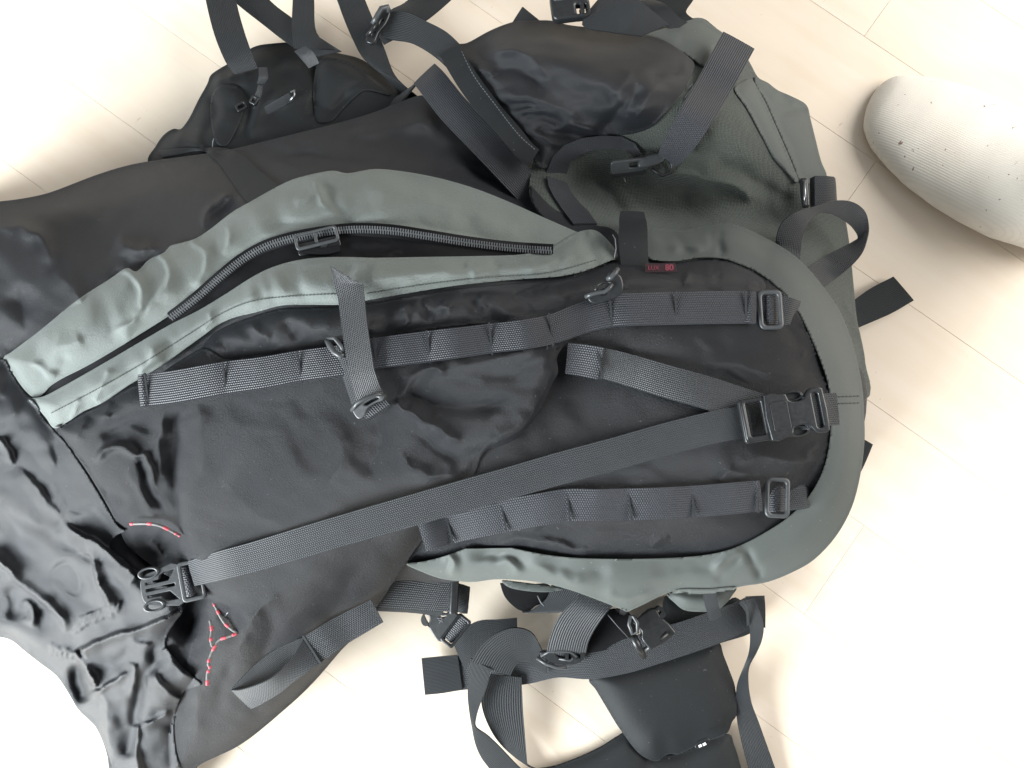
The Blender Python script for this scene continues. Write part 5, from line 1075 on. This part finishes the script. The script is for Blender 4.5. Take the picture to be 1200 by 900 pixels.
tube('thread_end', [(630, 698, .10), (634, 706, .102), (638, 710, .10)], .0008, M['thread'], bag)
# slim buckle lying on the strap
b5 = plate('buckle', [sp2([(-24, 2), (-14, 6), (4, 8), (14, 7), (22, 1), (14, -6), (0, -8), (-12, -6)], 4)], [sp2([(-6, 4), (6, 5), (10, 1), (0, -1)], 3)], 6, 1.8, M['plastic'], bag, frame(658, 770, .062, -8, 20, 0))
tube('release_tab', [(634, 769, .064), (643, 764, .068), (655, 763, .07), (668, 764, .07), (676, 769, .068), (668, 774, .067), (655, 772, .067)], .0014, M['plastic_grey'], b5)
tube('release_tab', [(629, 771, .06), (640, 778, .062), (652, 782, .062), (664, 782, .062)], .002, M['plastic_grey'], b5)
boxes('buckle_rib', [(Pv(x, 765, .066), Vector((.0018, 0, 0)), Vector((0, .007, 0)), Vector((0, 0, .003))) for x in (664, 673, 682)], M['plastic'], b5)

# short webbing with ladder bar and side buckle, bottom edge of the pocket
loose([(425, 674, .115, 420, 712, .108), (450, 673, .117, 441, 712, .108), (480, 675, .118, 475, 714, .110), (510, 680, .118, 508, 716, .112), (531, 682, .118, 530, 717, .112)], mat='web', v=0.027)
loose([(436, 708, .102, 434, 716, .098), (480, 712, .106, 478, 718, .100), (520, 716, .108, 516, 722, .102)], mat='web_flat', v=0.01)
b7 = plate('ladder_lock', [rrect(0, 0, 9, 36, 3)], [], 8, 2.8, M['plastic'], bag, frame(532, 699, .122, -2))
loose([(537, 684, .118, 534, 716, .112), (545, 686, .117, 542, 719, .112), (551, 688, .114, 548, 719, .110)], mat='web_flat')
b8 = plate('buckle', [sp2([(-20, 10), (-10, 13), (4, 10), (12, 14), (20, 10), (22, -2), (12, -12), (2, -20), (-4, -18), (-12, -6)], 4)], [ell(-16, 4, 4, 5.5, 16, .3), ell(3, 8, 3, 1.5, 12)], 6, 1.6, M['plastic_grey'], bag, frame(516, 730, .095, 0, 0, 0, .92))
plate('ladder_end', [rrect(0, 0, 38, 18, 3)], [rrect(0, 0, 31, 11, 1.5)], 7, 1.8, M['plastic'], b8, frame(534, 739, .098, 52, 0, 0, .9))
strap('webbing_bight', [(528, 733, .096), (531, 735, .1), (537, 740, .1), (540, 743, .096)], 32, M['web_coarse'], b8, n=5, step=1.5, write=False)
text('moulded_mark', "JX", 0.006, frame(516, 727, .0983, -80), M['print_grey'], b8)

# folded webbing loop at the lower left of the big pocket
zL = float(zat(330, 780, 6))
strap('webbing_loop', [(442, 716), (420, 728), (395, 742), (365, 762)], [30, 32, 34, 36], M['web'], bag, off=0.003)
inner = [(356, 747, zL+.014, 376, 777, zL+.010), (338, 753, zL+.014, 352, 785, zL+.002), (318, 764, zL+.014, 330, 800, zL+.001), (298, 780, zL+.013, 306, 808, zL+.001), (283, 795, zL+.012, 292, 816, zL+.002), (271, 808, zL+.010, 284, 822, zL+.003)]
ribbon_lr('webbing_loop', spline(inner, 5), M['web_flat'], bag, 0.0016, v_m=0.026)
outer = [(356, 747, zL+.017, 376, 777, zL+.014), (347, 764, zL+.022, 362, 787, zL+.016), (334, 781, zL+.026, 346, 798, zL+.016), (316, 796, zL+.028, 330, 811, zL+.014), (295, 805, zL+.024, 312, 822, zL+.012), (280, 809, zL+.017, 301, 828, zL+.010), (271, 809, zL+.011, 294, 831, zL+.008)]
ribbon_lr('webbing_loop', spline(outer, 5), M['web'], bag, 0.0016, v_m=0.026)
boxes('bar_tack', [(Pv(365.5, 761.5, zL+.0165), (Pv(376, 778, zL+.014)-Pv(355, 745, zL+.017))/2, Vector((.0010, .0004, 0)), Vector((0, 0, .0007)))], M['thread_dark'], bag)
